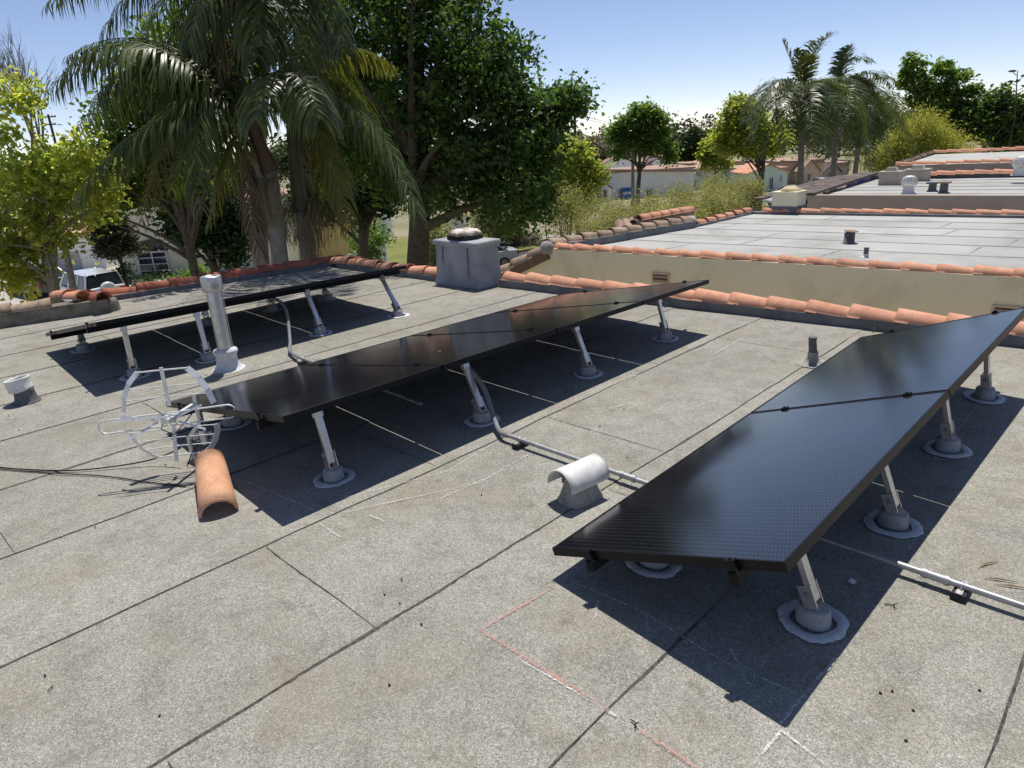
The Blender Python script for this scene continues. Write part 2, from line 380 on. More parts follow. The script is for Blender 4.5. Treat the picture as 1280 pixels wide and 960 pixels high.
L_LAV = leafmat('leaf_lavender', [(0.18, 0.15, 0.15), (0.24, 0.20, 0.19), (0.17, 0.16, 0.12)], 0.15)
L_LIME = leafmat('leaf_lime', [(0.22, 0.26, 0.05), (0.31, 0.35, 0.07), (0.38, 0.38, 0.09)], 0.5)
L_WILLOW = leafmat('leaf_willow', [(0.24, 0.25, 0.055), (0.32, 0.32, 0.075), (0.40, 0.38, 0.10)], 0.45)
L_TOPI = leafmat('leaf_topiary', [(0.03, 0.042, 0.015), (0.07, 0.055, 0.03), (0.05, 0.07, 0.02)], 0.2)
L_PALM = leafmat('palm_leaflet', [(0.045, 0.066, 0.019), (0.080, 0.108, 0.032), (0.145, 0.165, 0.058)], 0.34, 0.38, 0.42)
L_PALMY = leafmat('palm_leaflet_yellowing', [(0.13, 0.14, 0.03), (0.20, 0.19, 0.045), (0.10, 0.12, 0.03)], 0.3, 0.45, 0.4)
L_PALMD = leafmat('palm_leaflet_dead', [(0.17, 0.125, 0.085), (0.23, 0.175, 0.125), (0.12, 0.09, 0.065)], 0.12, 0.8, 0.2)
L_FLOW = leafmat('palm_inflorescence', [(0.20, 0.175, 0.09), (0.27, 0.23, 0.12), (0.16, 0.15, 0.07)], 0.1, 0.8, 0.2)
M_PTRUNK = surf('palm_trunk', (0.31, 0.29, 0.26), (0.21, 0.195, 0.175), 6, 0.9, fine=0.2, bmp=0.5, bscale=20)
M_SHAFT = surf('palm_crownshaft_brown', (0.14, 0.085, 0.05), (0.10, 0.065, 0.04), 5, 0.6, fine=0.08)
M_SHAFTG = surf('palm_crownshaft_green', (0.075, 0.085, 0.032), (0.055, 0.06, 0.026), 5, 0.5, fine=0.08)

def chalk(name, col):
    mt, N, L, P = newmat(name); g = N.new('ShaderNodeNewGeometry').outputs['Position']
    P.inputs['Base Color'].default_value = (*col, 1); P.inputs['Roughness'].default_value = 1.0
    tr = N.new('ShaderNodeBsdfTransparent'); mx = N.new('ShaderNodeMixShader')
    a = ramp(N, L, noise(N, L, g, 90, 3, 0.7), [(0.38, 0.0), (0.62, 0.85)])
    b = ramp(N, L, noise(N, L, g, 5, 2, 0.6), [(0.35, 0.25), (0.6, 1.0)])
    L.new(mixc(N, L, 1.0, a, b, 'MULTIPLY'), mx.inputs[0]); L.new(tr.outputs[0], mx.inputs[1]); L.new(P.outputs[0], mx.inputs[2])
    L.new(mx.outputs[0], N['Material Output'].inputs[0]); return mt
M_CHALK = chalk('chalk_white', (0.72, 0.71, 0.69)); M_CHALKR = chalk('chalk_red', (0.58, 0.27, 0.23))

# ------------------------------------------------------------------ ground, street, pavement
def sheet(name, poly, mat, z):
    b = MB(); b.add([(x, y, z) for x, y in poly], [tuple(range(len(poly)))])
    o = b.build(name, mat); props(o, kind='structure'); return o
sheet('ground', [(-900, -900), (1400, -900), (1400, 1400), (-900, 1400)], M_GROUND, GZ)
def V2(p): return Vector((p.x, p.y, 0))
def at(rx, fw, z=0.0):                      # metres right of / ahead of the camera
    return RIGHT0 * rx + FWDH * fw + Vector((0, 0, z))
def quad_at(name, pts, mat, z, kind='structure'):
    b = MB(); b.add([at(x, y, z) for x, y in pts], [tuple(range(len(pts)))]); o = b.build(name, mat); props(o, kind=kind); return o
quad_at('road', [(-90, 33.5), (-2.6, 39.0), (22, 52), (58, 72), (120, 108), (120, 118), (52, 82), (16, 60), (-6, 49.0), (-90, 41.5)][:10], M_ASPH, GZ + 0.004)
YZ = -4.66      # front yards across the street stand a step higher
b = MB(); b.prism([at(*q) for q in ((-60, 29), (-9.5, 29), (-8.5, 41), (-60, 60))], (0, 0, GZ), (0, 0, YZ - GZ)); o = b.build('front_yard', M_CONC); props(o, kind='structure')
quad_at('lawn', [(-12, 38.6), (2.5, 50), (-1, 62), (-14, 58)], M_LAWN, GZ + 0.10)
quad_at('sidewalk', [(-3.2, 51.0), (22, 62.6), (22.4, 64.2), (-3.6, 52.6)], M_CONC, GZ + 0.11)

# ------------------------------------------------------------------ barrel tiles
def barrel_mesh(name, L=0.46, r0=0.105, r1=0.088, th=0.013, n=12, wob=0.0):
    b = MB(); vs = []; k = 4
    for i in range(k + 1):
        t = i / k; r = r0 + (r1 - r0) * t
        for shell in (0, 1):
            rr = r - th * shell
            for j in range(n + 1):
                a = math.pi * j / n
                vs.append((t * L, rr * math.cos(a), rr * math.sin(a) * 0.92 + (0 if shell == 0 else 0.0)))
    W = n + 1; S = 2 * W; fs = []
    for i in range(k):
        for j in range(n):
            a0 = i * S + j; b0 = (i + 1) * S + j
            fs.append((a0, b0, b0 + 1, a0 + 1)); fs.append((a0 + W, a0 + W + 1, b0 + W + 1, b0 + W))
        for j in (0, n):
            a0 = i * S + j; b0 = (i + 1) * S + j
            fs.append((a0, a0 + W, b0 + W, b0))
    for i in (0, k):
        for j in range(n): fs.append((i * S + j, i * S + j + 1, i * S + W + j + 1, i * S + W + j))
    b.add(vs, fs, 0, False)
    me = b.mesh(name)
    for p in me.polygons: p.use_smooth = abs(p.normal.x) < 0.9
    return me
def tile_row(parent, p0, p1, mesh, pitch, base=0.46, jit=1.0, name='barrel_tile', sag=0.0):
    p0, p1 = Vector(p0), Vector(p1); d = p1 - p0; Ld = d.length; d.normalize()
    n = max(1, round(Ld / pitch)); st = Ld / n
    for i in range(n):
        sc = st / pitch * random.uniform(0.985, 1.015)
        x = d; y = Vector((0, 0, 1)).cross(x).normalized(); z = x.cross(y)
        rot = Matrix((x, y, z)).transposed().to_4x4()
        jitm = Matrix.Rotation(R(random.uniform(-2.2, 2.2) * jit), 4, 'Z') @ Matrix.Rotation(R(random.uniform(-4, 4) * jit), 4, 'X') @ Matrix.Rotation(R(3.0 + random.uniform(-1.2, 1.2) * jit), 4, 'Y')
        w = random.uniform(0.96, 1.06)
        M = Matrix.Translation(p0 + d * st * i + Vector((0, 0, 0.016 + random.uniform(-.004, .006) * jit))) @ rot @ jitm @ Matrix.Diagonal((sc, w, w, 1))
        inst(name, mesh, parent, M)

def tm(name, mat, **k):
    me = barrel_mesh(name, **k); me.materials.append(mat); return me
T_OR = tm('tile_orange', M_TILE); T_RED = tm('tile_red', M_TILE2); T_CR = tm('tile_weathered', M_TILEC)
T_NB = tm('tile_neighbour', M_TILE, L=0.40, r0=0.085, r1=0.07); T_NBC = tm('tile_neighbour_old', M_TILEC, L=0.40, r0=0.115, r1=0.095)
T_RAKE = tm('tile_rake', M_TILEC, L=0.45, r0=0.15, r1=0.13)
T_FAR = tm('tile_far', M_TILE, L=0.46, r0=0.11, r1=0.095, n=8)

# ------------------------------------------------------------------ the house we stand on
house = root('flat_roofed_house', (2.5, 4.0, GZ), 'pale stucco house under the grey flat roof that carries the solar panels', 'house')
PAR_A = Vector((6.00, 6.46)); PAR_K = 0.068        # inner foot of the far parapet
def px_in(y): return PAR_A.x + PAR_K * (PAR_A.y - y)
# outline of the deck, counter-clockwise
LB0 = Vector((2.42, 10.62)); LB1 = Vector((5.86, 10.05))   # left edge beyond the jog
outline = [(-7, -6), (px_in(-6) + .3, -6), (px_in(7) + .3, 7.0), (6.1, 10.15), (LB0.x, LB0.y + .12), (LB0.x - .05, 9.95), (-2.0, 11.4), (-7, 12.5)]
b = MB(); b.prism([(x, y, 0) for x, y in outline], (0, 0, GZ), (0, 0, -GZ - 0.02)); b.build('wall', M_CREAM, house)

SEAM0, SEAMP = 1.998, 0.9145
def wav(t, seed, amp):
    return amp * (math.sin(t * 1.3 + seed) + 0.6 * math.sin(t * 3.1 + seed * 2.3) + 0.35 * math.sin(t * 7.7 + seed * 5.1) + .2 * math.sin(t * 17 + seed * 3))
def left_lim(x):                                   # y of the deck's left edge at x
    if x >= LB0.x: return LB0.y + (LB1.y - LB0.y) * (x - LB0.x) / (LB1.x - LB0.x)
    return 9.95 + (LB0.x - x) * 0.30
for k in range(-8, 11):
    y0 = SEAM0 + SEAMP * k; y1 = y0 + SEAMP + 0.05
    xs = np.arange(-7, 6.95, 0.10); b = MB(); top = []; bot = []
    for x in xs:
        xr = min(x, px_in(y0) + .15)
        a = y0 + wav(x, k * 1.7, 0.006); cc = y1
        lim = left_lim(x); a = min(a, lim); cc = min(cc, lim)
        u = 0.0009 * math.sin(x * 5 + k) + 0.0007 * math.sin(x * 11 + 2 * k)
        top.append((xr, a, 0.0052 + u)); bot.append((xr, cc, 0.0))
    n = len(xs); mid = [(p[0], (p[1] * .9 + q[1] * .1), 0.0046) for p, q in zip(top, bot)]
    low = [(p[0], p[1], -0.004) for p in top]
    vs = low + top + mid + bot; fs = []
    for r_ in range(3):
        for i in range(n - 1): fs.append((r_ * n + i, r_ * n + i + 1, (r_ + 1) * n + i + 1, (r_ + 1) * n + i))
    b.add(vs, fs); b.build('roofing_strip', M_ROOF, house)
    # line of bitumen squeezed out along the lap
    if -3 <= k <= 8:
        bv = []; xs2 = np.arange(-6.9, 6.0, 0.03)
        for x in xs2:
            a = y0 + wav(x, k * 1.7, 0.006)
            if a > left_lim(x) - .05: continue
            nz_ = .5 + .5 * (math.sin(x * 2.3 + k * 1.9) * .45 + math.sin(x * 5.9 + k * 3.1) * .35 + math.sin(x * 13.7 + k) * .2); w = 0.0016 + 0.0115 * max(0, nz_) ** 3 + random.uniform(0, 0.0025)
            if math.sin(x * 1.1 + k * 2.2) > 0.75: w += 0.008 * random.random()
            xr = min(x, px_in(y0))
            bv.append(((xr, a - w, 0.0008), (xr, a + 0.001, 0.0063)))
        b = MB(); n = len(bv)
        if n > 2:
            b.add([q[0] for q in bv] + [q[1] for q in bv], [(i, i + 1, n + i + 1, n + i) for i in range(n - 1)])
            b.build('lap_bead', M_BIT, house)
# butt laps across the strips
for x, k in ((1.14, 0), (3.15, 0), (5.42, 0), (-0.6, 0), (2.2, 1), (4.5, 1), (0.3, 2), (3.6, 2), (1.5, 3), (4.8, 3), (0.55, 4), (3.2, 4), (1.0, 5), (4.2, 5), (2.6, -1), (0.35, -1), (4.9, -1), (2.0, 6), (5.2, 6), (1.0, 7)):
    y0 = SEAM0 + SEAMP * k + .01; b = MB(); L_ = []
    for i in range(31):
        y = y0 + (SEAMP - .03) * i / 30; w = 0.0018 + random.uniform(0, 0.0022) * (1.6 if 10 < i < 20 else 1)
        xx = x + .003 * math.sin(i * .21 + k) + random.uniform(-.001, .001)
        L_.append(((xx - w, y, 0.0062), (xx + w * .5, y, 0.0062)))
    b.add([q[0] for q in L_] + [q[1] for q in L_], [(i, 31 + i, 32 + i, i + 1) for i in range(30)]); b.build('butt_lap', M_BIT, house)

# far parapet (upstand dressed with membrane, clay tiles on top)
def upstand(parent, p0, p1, w, h, mat, name='parapet'):
    p0, p1 = Vector(p0), Vector(p1); d = (p1 - p0).normalized(); nrm = Vector((-d.y, d.x, 0))
    n = max(2, int((p1 - p0).length / .35)); b = MB(); rows = []
    for i in range(n + 1):
        c = p0.lerp(p1, i / n); j = random.uniform(-.006, .006)
        prof = [(-w / 2 - .05 + j, 0.003), (-w / 2 - 0.012 + j, .035), (-w / 2 + .004 + j, h), (w / 2, h), (w / 2, -.3)]
        rows.append([c + nrm * a + Vector((0, 0, z)) for a, z in prof])
    vs = [p for r_ in rows for p in r_]; m_ = 5
    fs = [(i * m_ + j, i * m_ + j + 1, (i + 1) * m_ + j + 1, (i + 1) * m_ + j) for i in range(n) for j in range(m_ - 1)]
    b.add(vs, fs); return b.build(name, mat, parent)
pA = Vector((px_in(6.3) + .13, 6.3, 0)); pB = Vector((px_in(-6) + .13, -6.0, 0))
upstand(house, pB, pA, 0.22, 0.095, M_FLASH)
tile_row(house, pA + Vector((0, -.05, .085)), Vector((px_in(-1.2) + .13, -1.2, .085)), T_OR, 0.365)
for y in (5.3, 3.9, 2.75, 1.9, 1.05, .1):           # welded membrane joints on the upstand
    b = MB(); x = px_in(y); b.add([(x - .052, y - .008, .006), (x - .052, y + .008, .006), (x - .012, y + .008, .10), (x - .012, y - .008, .10)], [(0, 1, 2, 3)])
    b.build('membrane_joint', M_BIT, house)
pC = Vector((5.97, 7.25, 0)); pD = Vector((5.92, 9.75, 0))
upstand(house, pC, pD, 0.22, 0.075, M_FLASH)
tile_row(house, pC + Vector((0, .0, .07)), pD + Vector((0, .1, .07)), T_OR, 0.36)
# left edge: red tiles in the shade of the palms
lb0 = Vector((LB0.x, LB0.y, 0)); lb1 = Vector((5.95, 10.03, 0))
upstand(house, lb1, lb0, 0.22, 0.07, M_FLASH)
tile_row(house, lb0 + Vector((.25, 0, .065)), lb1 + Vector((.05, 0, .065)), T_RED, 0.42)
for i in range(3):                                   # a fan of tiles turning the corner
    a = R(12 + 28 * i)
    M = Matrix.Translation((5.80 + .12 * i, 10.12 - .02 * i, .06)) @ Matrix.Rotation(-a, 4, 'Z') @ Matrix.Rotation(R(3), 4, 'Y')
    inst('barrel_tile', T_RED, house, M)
# jog and the nearer, higher parapet on the left
j0 = Vector((2.50, 9.78, 0)); j1 = Vector((-3.2, 11.35, 0))
M_PARO = surf('old_parapet', (0.25, 0.225, 0.18), (0.15, 0.135, 0.105), 6, 0.95, fine=0.25, fscale=90, bmp=0.8, bscale=30, stain=(0.07, 0.065, 0.055), stain_scale=3, stain_amt=.8)
upstand(house, j0, j1, 0.24, 0.17, M_PARO)
b = MB(); b.lathe([(0.0, .175), (.06, .172), (.10, .155), (.118, .10), (.125, 0.0)], (2.50, 9.785, 0), 16, jit=.03); b.build('parapet_end', M_PARO, house)
tile_row(house, j0.lerp(j1, .10) + Vector((0, 0, .16)), j1 + Vector((0, 0, .16)), T_CR, 0.42)
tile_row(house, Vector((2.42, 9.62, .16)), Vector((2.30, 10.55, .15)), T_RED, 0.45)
tile_row(house, Vector((2.25, 9.80, .20)), Vector((2.12, 10.5, .18)), T_OR, 0.40)
b = MB(); q = PZ(16, 405); b.lathe([(.0, .10), (.06, .09), (.10, .04), (.11, 0)], (q.x, q.y, 0), 12, jit=.1); b.build('mortar_lump', M_MORTAR, house)

# dressed chimney block
ch = MB(); x0, x1, y0, y1 = 5.80, 6.22, 6.42, 7.25
ch.add([(x0 - .03, y0 - .03, 0.006), (x1, y0 - .03, 0.006), (x1, y1, 0.006), (x0 - .03, y1 + .02, 0.006), (x0, y0, .10), (x1, y0, .10), (x1, y1, .10), (x0, y1, .10),
        (x0 + .02, y0 + .02, .52), (x1 - .02, y0 + .02, .52), (x1 - .02, y1 - .02, .52), (x0 + .02, y1 - .02, .52)],
       [(0, 1, 5, 4), (1, 2, 6, 5), (2, 3, 7, 6), (3, 0, 4, 7), (4, 5, 9, 8), (5, 6, 10, 9), (6, 7, 11, 10), (7, 4, 8, 11)])
chim = ch.build('chimney', M_CHIM, house, bevel=.015)
b = MB(); b.box(((x0 + x1) / 2, (y0 + y1) / 2, .545), (x1 - x0 + .03, y1 - y0 + .03, .075)); b.build('chimney_cap', M_CHIM, chim, bevel=.025)
b = MB(); b.box((x0 + .21, 6.85, .605), (.30, .36, .05)); b.build('flue_kerb', M_RUB, chim)
b = MB(); prof = [(0, .085), (.08, .088), (.15, .074), (.20, .045), (.205, .02), (.15, 0.0), (0, .0)]
b.lathe(prof, (x0 + .21, 6.85, .63), 20, jit=.16); b.build('flue_cover', surf('flue_cover_mix', (0.66, 0.63, 0.58), (0.28, 0.17, 0.10), 9, 0.8, fine=.15, lo=.42, hi=.58, bmp=.5), chim)
for (yy, zz0, zz1) in ((6.60, .01, .50), (7.08, .2, .50)):
    b = MB(); b.add([(x0 - .012 - .018 * (1 - min(1, zz0 * 10)), yy - .008, zz0 + .09), (x0 - .012, yy + .008, zz0 + .09), (x0 + .012, yy + .008, zz1), (x0 + .012, yy - .008, zz1)], [(0, 1, 2, 3)])
    b.build('membrane_joint', M_BIT, chim)

# chalk marks left by the installers
def chalkline(pts, w, mat):
    b = MB(); P_ = [PZ(*q) for q in pts]; vs = []; fs = []
    n = 0
    for a, c in zip(P_[:-1], P_[1:]):
        d = (c - a); L_ = d.length; d.normalize(); nn = Vector((-d.y, d.x, 0)) * (w / 2); k = max(2, int(L_ / .06))
        for i in range(k + 1):
            p = a + d * L_ * i / k + Vector((0, 0, .0085)) + nn * random.uniform(-.4, .4)
            vs += [p - nn, p + nn]
        for i in range(k): fs.append((n + 2 * i, n + 2 * i + 2, n + 2 * i + 3, n + 2 * i + 1))
        n = len(vs)
    b.add(vs, fs); b.build('chalk_mark', mat, house)
chalkline([(600, 790), (692, 736)], .010, M_CHALKR); chalkline([(600, 790), (680, 838), (760, 890)], .014, M_CHALKR); chalkline([(800, 915), (870, 962)], .013, M_CHALKR)
chalkline([(650, 826), (770, 897)], .009, M_CHALK); chalkline([(978, 916), (930, 968)], .010, M_CHALK); chalkline([(978, 916), (1045, 968)], .010, M_CHALK)
chalkline([(975, 905), (1045, 825)], .012, M_CHALK); chalkline([(700, 723), (800, 765), (905, 830), (998, 870)], .007, M_CHALK)
chalkline([(748, 752), (744, 775)], .010, M_CHALK); chalkline([(912, 812), (936, 858)], .010, M_CHALK); chalkline([(808, 770), (810, 792)], .01, M_CHALK)
chalkline([(430, 642), (600, 605), (660, 570)], .008, M_CHALK); chalkline([(462, 645), (482, 654)], .014, M_CHALK); chalkline([(550, 625), (605, 600)], .009, M_CHALK)
chalkline([(400, 655), (425, 673)], .010, M_CHALK); chalkline([(735, 500), (795, 470)], .009, M_CHALK); chalkline([(890, 445), (935, 420)], .009, M_CHALK)
chalkline([(760, 512), (790, 505)], .012, M_CHALK); chalkline([(1135, 690), (1150, 665)], .010, M_CHALK); chalkline([(1165, 580), (1245, 478)], .008, M_CHALK)
chalkline([(300, 600), (395, 640)], .008, M_CHALK); chalkline([(60, 498), (98, 489)], .014, M_CHALK); chalkline([(370, 640), (560, 590), (690, 512), (790, 470)], .006, M_CHALK)

# ------------------------------------------------------------------ solar arrays
def module_meshes(L, W):
    fr = MB(); t = .036; w = .011; rim = []
    fr.bb((0, 0, -t), (L, w, 0)); fr.bb((0, W - w, -t), (L, W, 0)); fr.bb((0, w, -t), (w, W - w, -.0003)); fr.bb((L - w, w, -t), (L, W - w, -.0003))
    fr.bb((w, w, -t), (L - w, w + .02, -t + .002)); fr.bb((w, W - w - .02, -t), (L - w, W - w, -t + .002))
    fm = fr.mesh('panel_frame'); fm.materials.append(M_BLKFR)
    bm = bmesh.new(); bm.from_mesh(fm); bmesh.ops.bevel(bm, geom=[e for e in bm.edges if e.calc_length() > .3], offset=.0016, segments=1, affect='EDGES'); bm.to_mesh(fm); bm.free()
    g = MB(); g.add([(w, w, -.0025), (L - w, w, -.0025), (L - w, W - w, -.0025), (w, W - w, -.0025)], [(0, 1, 2, 3)]); gm = g.mesh('panel_glass'); gm.materials.append(M_PV)
    bk = MB(); bk.add([(w, w, -.008), (L - w, w, -.008), (L - w, W - w, -.008), (w, W - w, -.008)], [(3, 2, 1, 0)]); bk.bb((L * .42, W * .5 - .04, -.028), (L * .58, W * .5 + .04, -.0085))
    bm_ = bk.mesh('panel_backsheet'); bm_.materials.append(M_BACK)
    return fm, gm, bm_
def sealant_ring(c, r0, r1, seedv):
    rs = random.Random(seedv); b = MB(); n = 72; vs = []; ph = [rs.uniform(0, 6.28) for _ in range(6)]
    ex = rs.uniform(-.10, .16); ea = rs.uniform(0, 3.14)
    def wob(a): return 1 + .03 * math.sin(3 * a + ph[0]) + .014 * math.sin(7 * a + ph[1]) + rs.uniform(-.028, .028) + ex * math.cos(2 * (a - ea)) * .5
    for i in range(n):
        a = 2 * math.pi * i / n; o = wob(a)
        for rr, z in ((r0 * (1 + .05 * math.sin(4 * a + ph[2])), .009), (r0 * .62 + r1 * .38, .015), (r0 * .2 + r1 * .8 * o, .012), (r1 * o, .0072)):
            vs.append((c.x + rr * math.cos(a), c.y + rr * math.sin(a), z))
    fs = [(i * 4 + j, ((i + 1) % n) * 4 + j, ((i + 1) % n) * 4 + j + 1, i * 4 + j + 1) for i in range(n) for j in range(3)]
    b.add(vs, fs, 0, True); return b
def array(label, o, slope, tilt, L, W, n, rails, posts, low_posts, seedv):
    rt = root('solar_array', (o[0], o[1], 0.0065), label, 'solar panels', 'rows of black solar panels on the flat roof')
    ex = Vector((math.cos(slope), 0, math.sin(slope))); ey0 = Vector((0, -1, 0)); up0 = Vector((-math.sin(slope), 0, math.cos(slope)))
    ey = ey0 * math.cos(tilt) + up0 * math.sin(tilt); ez = ex.cross(ey); 
    if ez.z < 0: ez = -ez
    # right-handed module axes: x reversed so that x cross y points up
    fm, gm, bm_ = module_meshes(L - .014, W)
    O = Vector(o)
    for i in range(n):
        base = O + ex * (L * i + L - .007)
        Mx = Matrix((-ex, ey, (-ex).cross(ey))).transposed().to_4x4()
        if (-ex).cross(ey).z < 0:
            base = O + ex * (L * i + .007); Mx = Matrix((ex, ey, ex.cross(ey))).transposed().to_4x4()
        M = Matrix.Translation(base) @ Mx
        f = inst('solar_panel', fm, rt, M); sub_inst('glass', gm, f); sub_inst('backsheet', bm_, f)
    def pt(s, t, h): return O + ex * s + ey * t + ez * h
    tot = L * n
    for t in rails:
        b = MB(); a, c = pt(-.022, t, -.058), pt(tot + .03, t, -.058); b.bar(a, c, .034, .042, ez)
        b.bar(pt(-.020, t - .012, -.036), pt(tot + .028, t - .012, -.036), .008, .006, ez); b.build('rail', M_RAIL, rt, bevel=.002)
        for i in range(n + 1):
            s = L * i + (0 if 0 < i < n else (-.009 if i == 0 else .009)); b = MB()
            b.box(pt(s, t, .004), (.030 if 0 < i < n else .022, .034, .009), Matrix((ex, ey, ez)).transposed())
            b.box(pt(s, t, -.020), (.010, .030, .044), Matrix((ex, ey, ez)).transposed())
            b.lathe([(0, .009), (.006, .009), (.006, .003), (0, .003)], pt(s, t, .004), 8, Matrix((ex, ey, ez)).transposed()); b.build('clamp', M_BLKFR, rt)
    def post(x, y, t, s, sd, r_scale=1.0):
        c = Vector((x, y, 0)); top = pt(s, t, -.085)
        bs = MB(); e = Matrix.Rotation(random.uniform(0, 3), 3, 'Z')
        bs.lathe([(.062, 0.0065), (.060, .03), (.056, .066), (.050, .073), (.0, .075)], c, 18, e @ Matrix.Diagonal((1.08, .95, 1)), jit=.015)
        base = bs.build('mount_base', M_GPAINT, rt)
        sealant_ring(c, .078 * r_scale, .122 * r_scale, sd).build('sealant_ring', M_SEAL, base)
        foot = c + Vector((0, 0, .10))
        d = (top - foot).normalized()
        lg = MB(); lg.bar(foot, top, .040, .028, Vector((0, -1, 0)))
        leg = lg.build('leg', M_ALU, rt, bevel=.003)
        br = MB()
        for sx in (-1, 1): br.bar(c + Vector((sx * .026, 0, .074)), c + Vector((sx * .026, 0, .074)) + d * .092, .050, .006, Vector((1, 0, 0)))
        br.bar(c + Vector((0, 0, .078)), c + Vector((0, 0, .084)), .058, .055, Vector((0, 1, 0)))
        br.tube([c + Vector((0, 0, .04)), c + Vector((0, 0, .082))], .014, 8)
        bk = br.build('bracket', M_ALU, leg)
        bo = MB(); q = c + Vector((0, 0, .074)) + d * .058
        bo.tube([q + Vector((-.038, 0, 0)), q + Vector((.038, 0, 0))], .008, 6); bo.tube([q + Vector((-.036, 0, 0)), q + Vector((-.030, 0, 0))], .013, 6); bo.build('bolt', M_STEELP, leg)
        tb = MB(); tb.bar(top - d * .03, top + ez * .028, .05, .034, Vector((0, -1, 0))); tb.build('rail_bracket', M_ALU, leg)
    for i, (x, y) in enumerate(posts): post(x, y, rails[1], x - O.x, seedv + i, 1 if L * n < 4 else .98)
    for i, (x, y) in enumerate(low_posts): post(x, y, rails[0], x - O.x, seedv + 50 + i)
    return rt
array('middle row of four black solar panels standing behind the antenna', (1.42, 4.84, .210), R(-.69), R(10.33), 1.0414, 1.76, 4, (.30, 1.50),
      [(1.74, 3.27), (2.84, 3.21), (3.99, 3.23), (5.14, 3.27)], [(1.74, 4.58), (2.84, 4.58), (3.99, 4.58), (5.14, 4.58)], 10)
array('steepest row of two black solar panels laid lengthwise beside the white hood vent', (1.84, 1.71, .131), R(1.30), R(19.86), 1.76, 1.0414, 2, (.22, .86),
      [(2.24, .77), (3.12, .77), (4.11, .80), (5.08, .83)], [(2.19, 1.43), (3.15, 1.43), (4.12, 1.43), (5.05, 1.43)], 30)
array('shallow row of three black solar panels behind the tall galvanised pipe', (1.45, 8.18, .190), R(-.91), R(11.1), 1.0414, 1.99, 3, (.36, 1.78),
      [(1.70, 6.42), (2.32, 6.36), (3.44, 6.26), (4.36, 6.18)], [(1.68, 7.86), (2.92, 7.80), (3.70, 7.78), (4.42, 7.72)], 50)

# ------------------------------------------------------------------ conduits
def conduit(label, straight, flex, blocks, coups, z=.048):
    p = straight[0]; rt = root('electrical_conduit', (p[0], p[1], .0065), label, 'conduit')
    b = MB(); b.tube([Vector((x, y, z)) for x, y in straight], .0135, 12); b.build('pipe', M_COND, rt)
    for (x, y) in coups:
        b = MB(); b.tube([(x, y - .05, z), (x, y + .05, z)], .0175, 12); b.tube([(x, y - .045, z), (x, y - .03, z)], .0205, 8); b.tube([(x, y + .03, z), (x, y + .045, z)], .0205, 8); b.build('coupling', M_COND, rt)
    for (x, y) in blocks:
        b = MB(); b.box((x, y, .021), (.11, .055, .028), taper=.9); bl = b.build('support_block', M_RUB, rt, bevel=.004)
        b = MB(); b.box((x, y, .0375), (.10, .022, .004)); b.tube([(x - .02, y, .036), (x - .02, y, z), (x, y, z + .018), (x + .02, y, z), (x + .02, y, .036)], .0035, 6); b.build('strap', M_ALU, bl)
    if flex:
        P_ = [Vector(q) for q in flex]; pts = []
        for i in range(len(P_) - 1):                 # catmull-rom
            a, b0, c, d = P_[max(i - 1, 0)], P_[i], P_[i + 1], P_[min(i + 2, len(P_) - 1)]
            for k in range(8):
                t = k / 8; pts.append(.5 * ((2 * b0) + (c - a) * t + (2 * a - 5 * b0 + 4 * c - d) * t * t + (3 * b0 - a - 3 * c + d) * t ** 3))
        pts.append(P_[-1]); b = MB(); b.tube(pts, [.0155 + .0012 * (i % 2) for i in range(len(pts))], 10); b.build('flexible_hose', M_FLEX, rt)
    return rt
conduit('grey conduit and flexible hose dropping from the middle solar row past the hood vent', [(2.70, 2.86), (2.70, .98)], [(2.86, 3.62, .40), (2.86, 3.42, .385), (2.87, 3.22, .25), (2.78, 3.02, .07), (2.71, 2.90, .048), (2.70, 2.82, .048)], [(2.70, 2.72), (2.70, 1.2)], [(2.70, 1.93)])
conduit('straight grey conduit emerging from under the steepest solar row', [(2.74, .96), (2.75, -1.2)], None, [(2.745, .41), (2.75, -.6)], [(2.742, .50)])
conduit('grey conduit with a flexible hose dropping from the shallow solar row', [(2.80, 5.62), (2.72, 3.7)], [(2.96, 6.9, .37), (3.08, 6.55, .42), (3.13, 6.32, .34), (2.98, 6.02, .10), (2.86, 5.82, .045), (2.80, 5.58, .048)], [(2.79, 5.45)], [])

# ------------------------------------------------------------------ vents on our roof
v = root('vent_pipe', (2.31, 5.90, .006), 'tall galvanised vent pipe with a round cap in front of the shallow solar row', 'vent pipe')
b = MB(); b.tube([(2.31, 5.90, .01), (2.31, 5.90, .76)], .060, 24); b.tube([(2.371, 5.875, .12), (2.371, 5.875, .75)], .004, 5); b.build('pipe', M_GALV, v)
b = MB(); b.lathe([(.072, .70), (.082, .705), (.085, .71), (.085, .815), (.082, .825), (.05, .827), (.05, .80), (0, .80)], (2.31, 5.90, 0), 24); b.build('cap', M_GALV, v)
b = MB(); b.lathe([(.150, .008), (.120, .014), (.095, .05), (.088, .10), (.088, .135), (.105, .16), (.098, .185), (.066, .195), (.062, .20)], (2.31, 5.90, 0), 24, jit=.015); b.build('flashing_boot', M_SEAL, v)
sealant_ring(Vector((2.31, 5.90, 0)), .135, .21, 77).build('sealant_patch', M_ROOF, v)

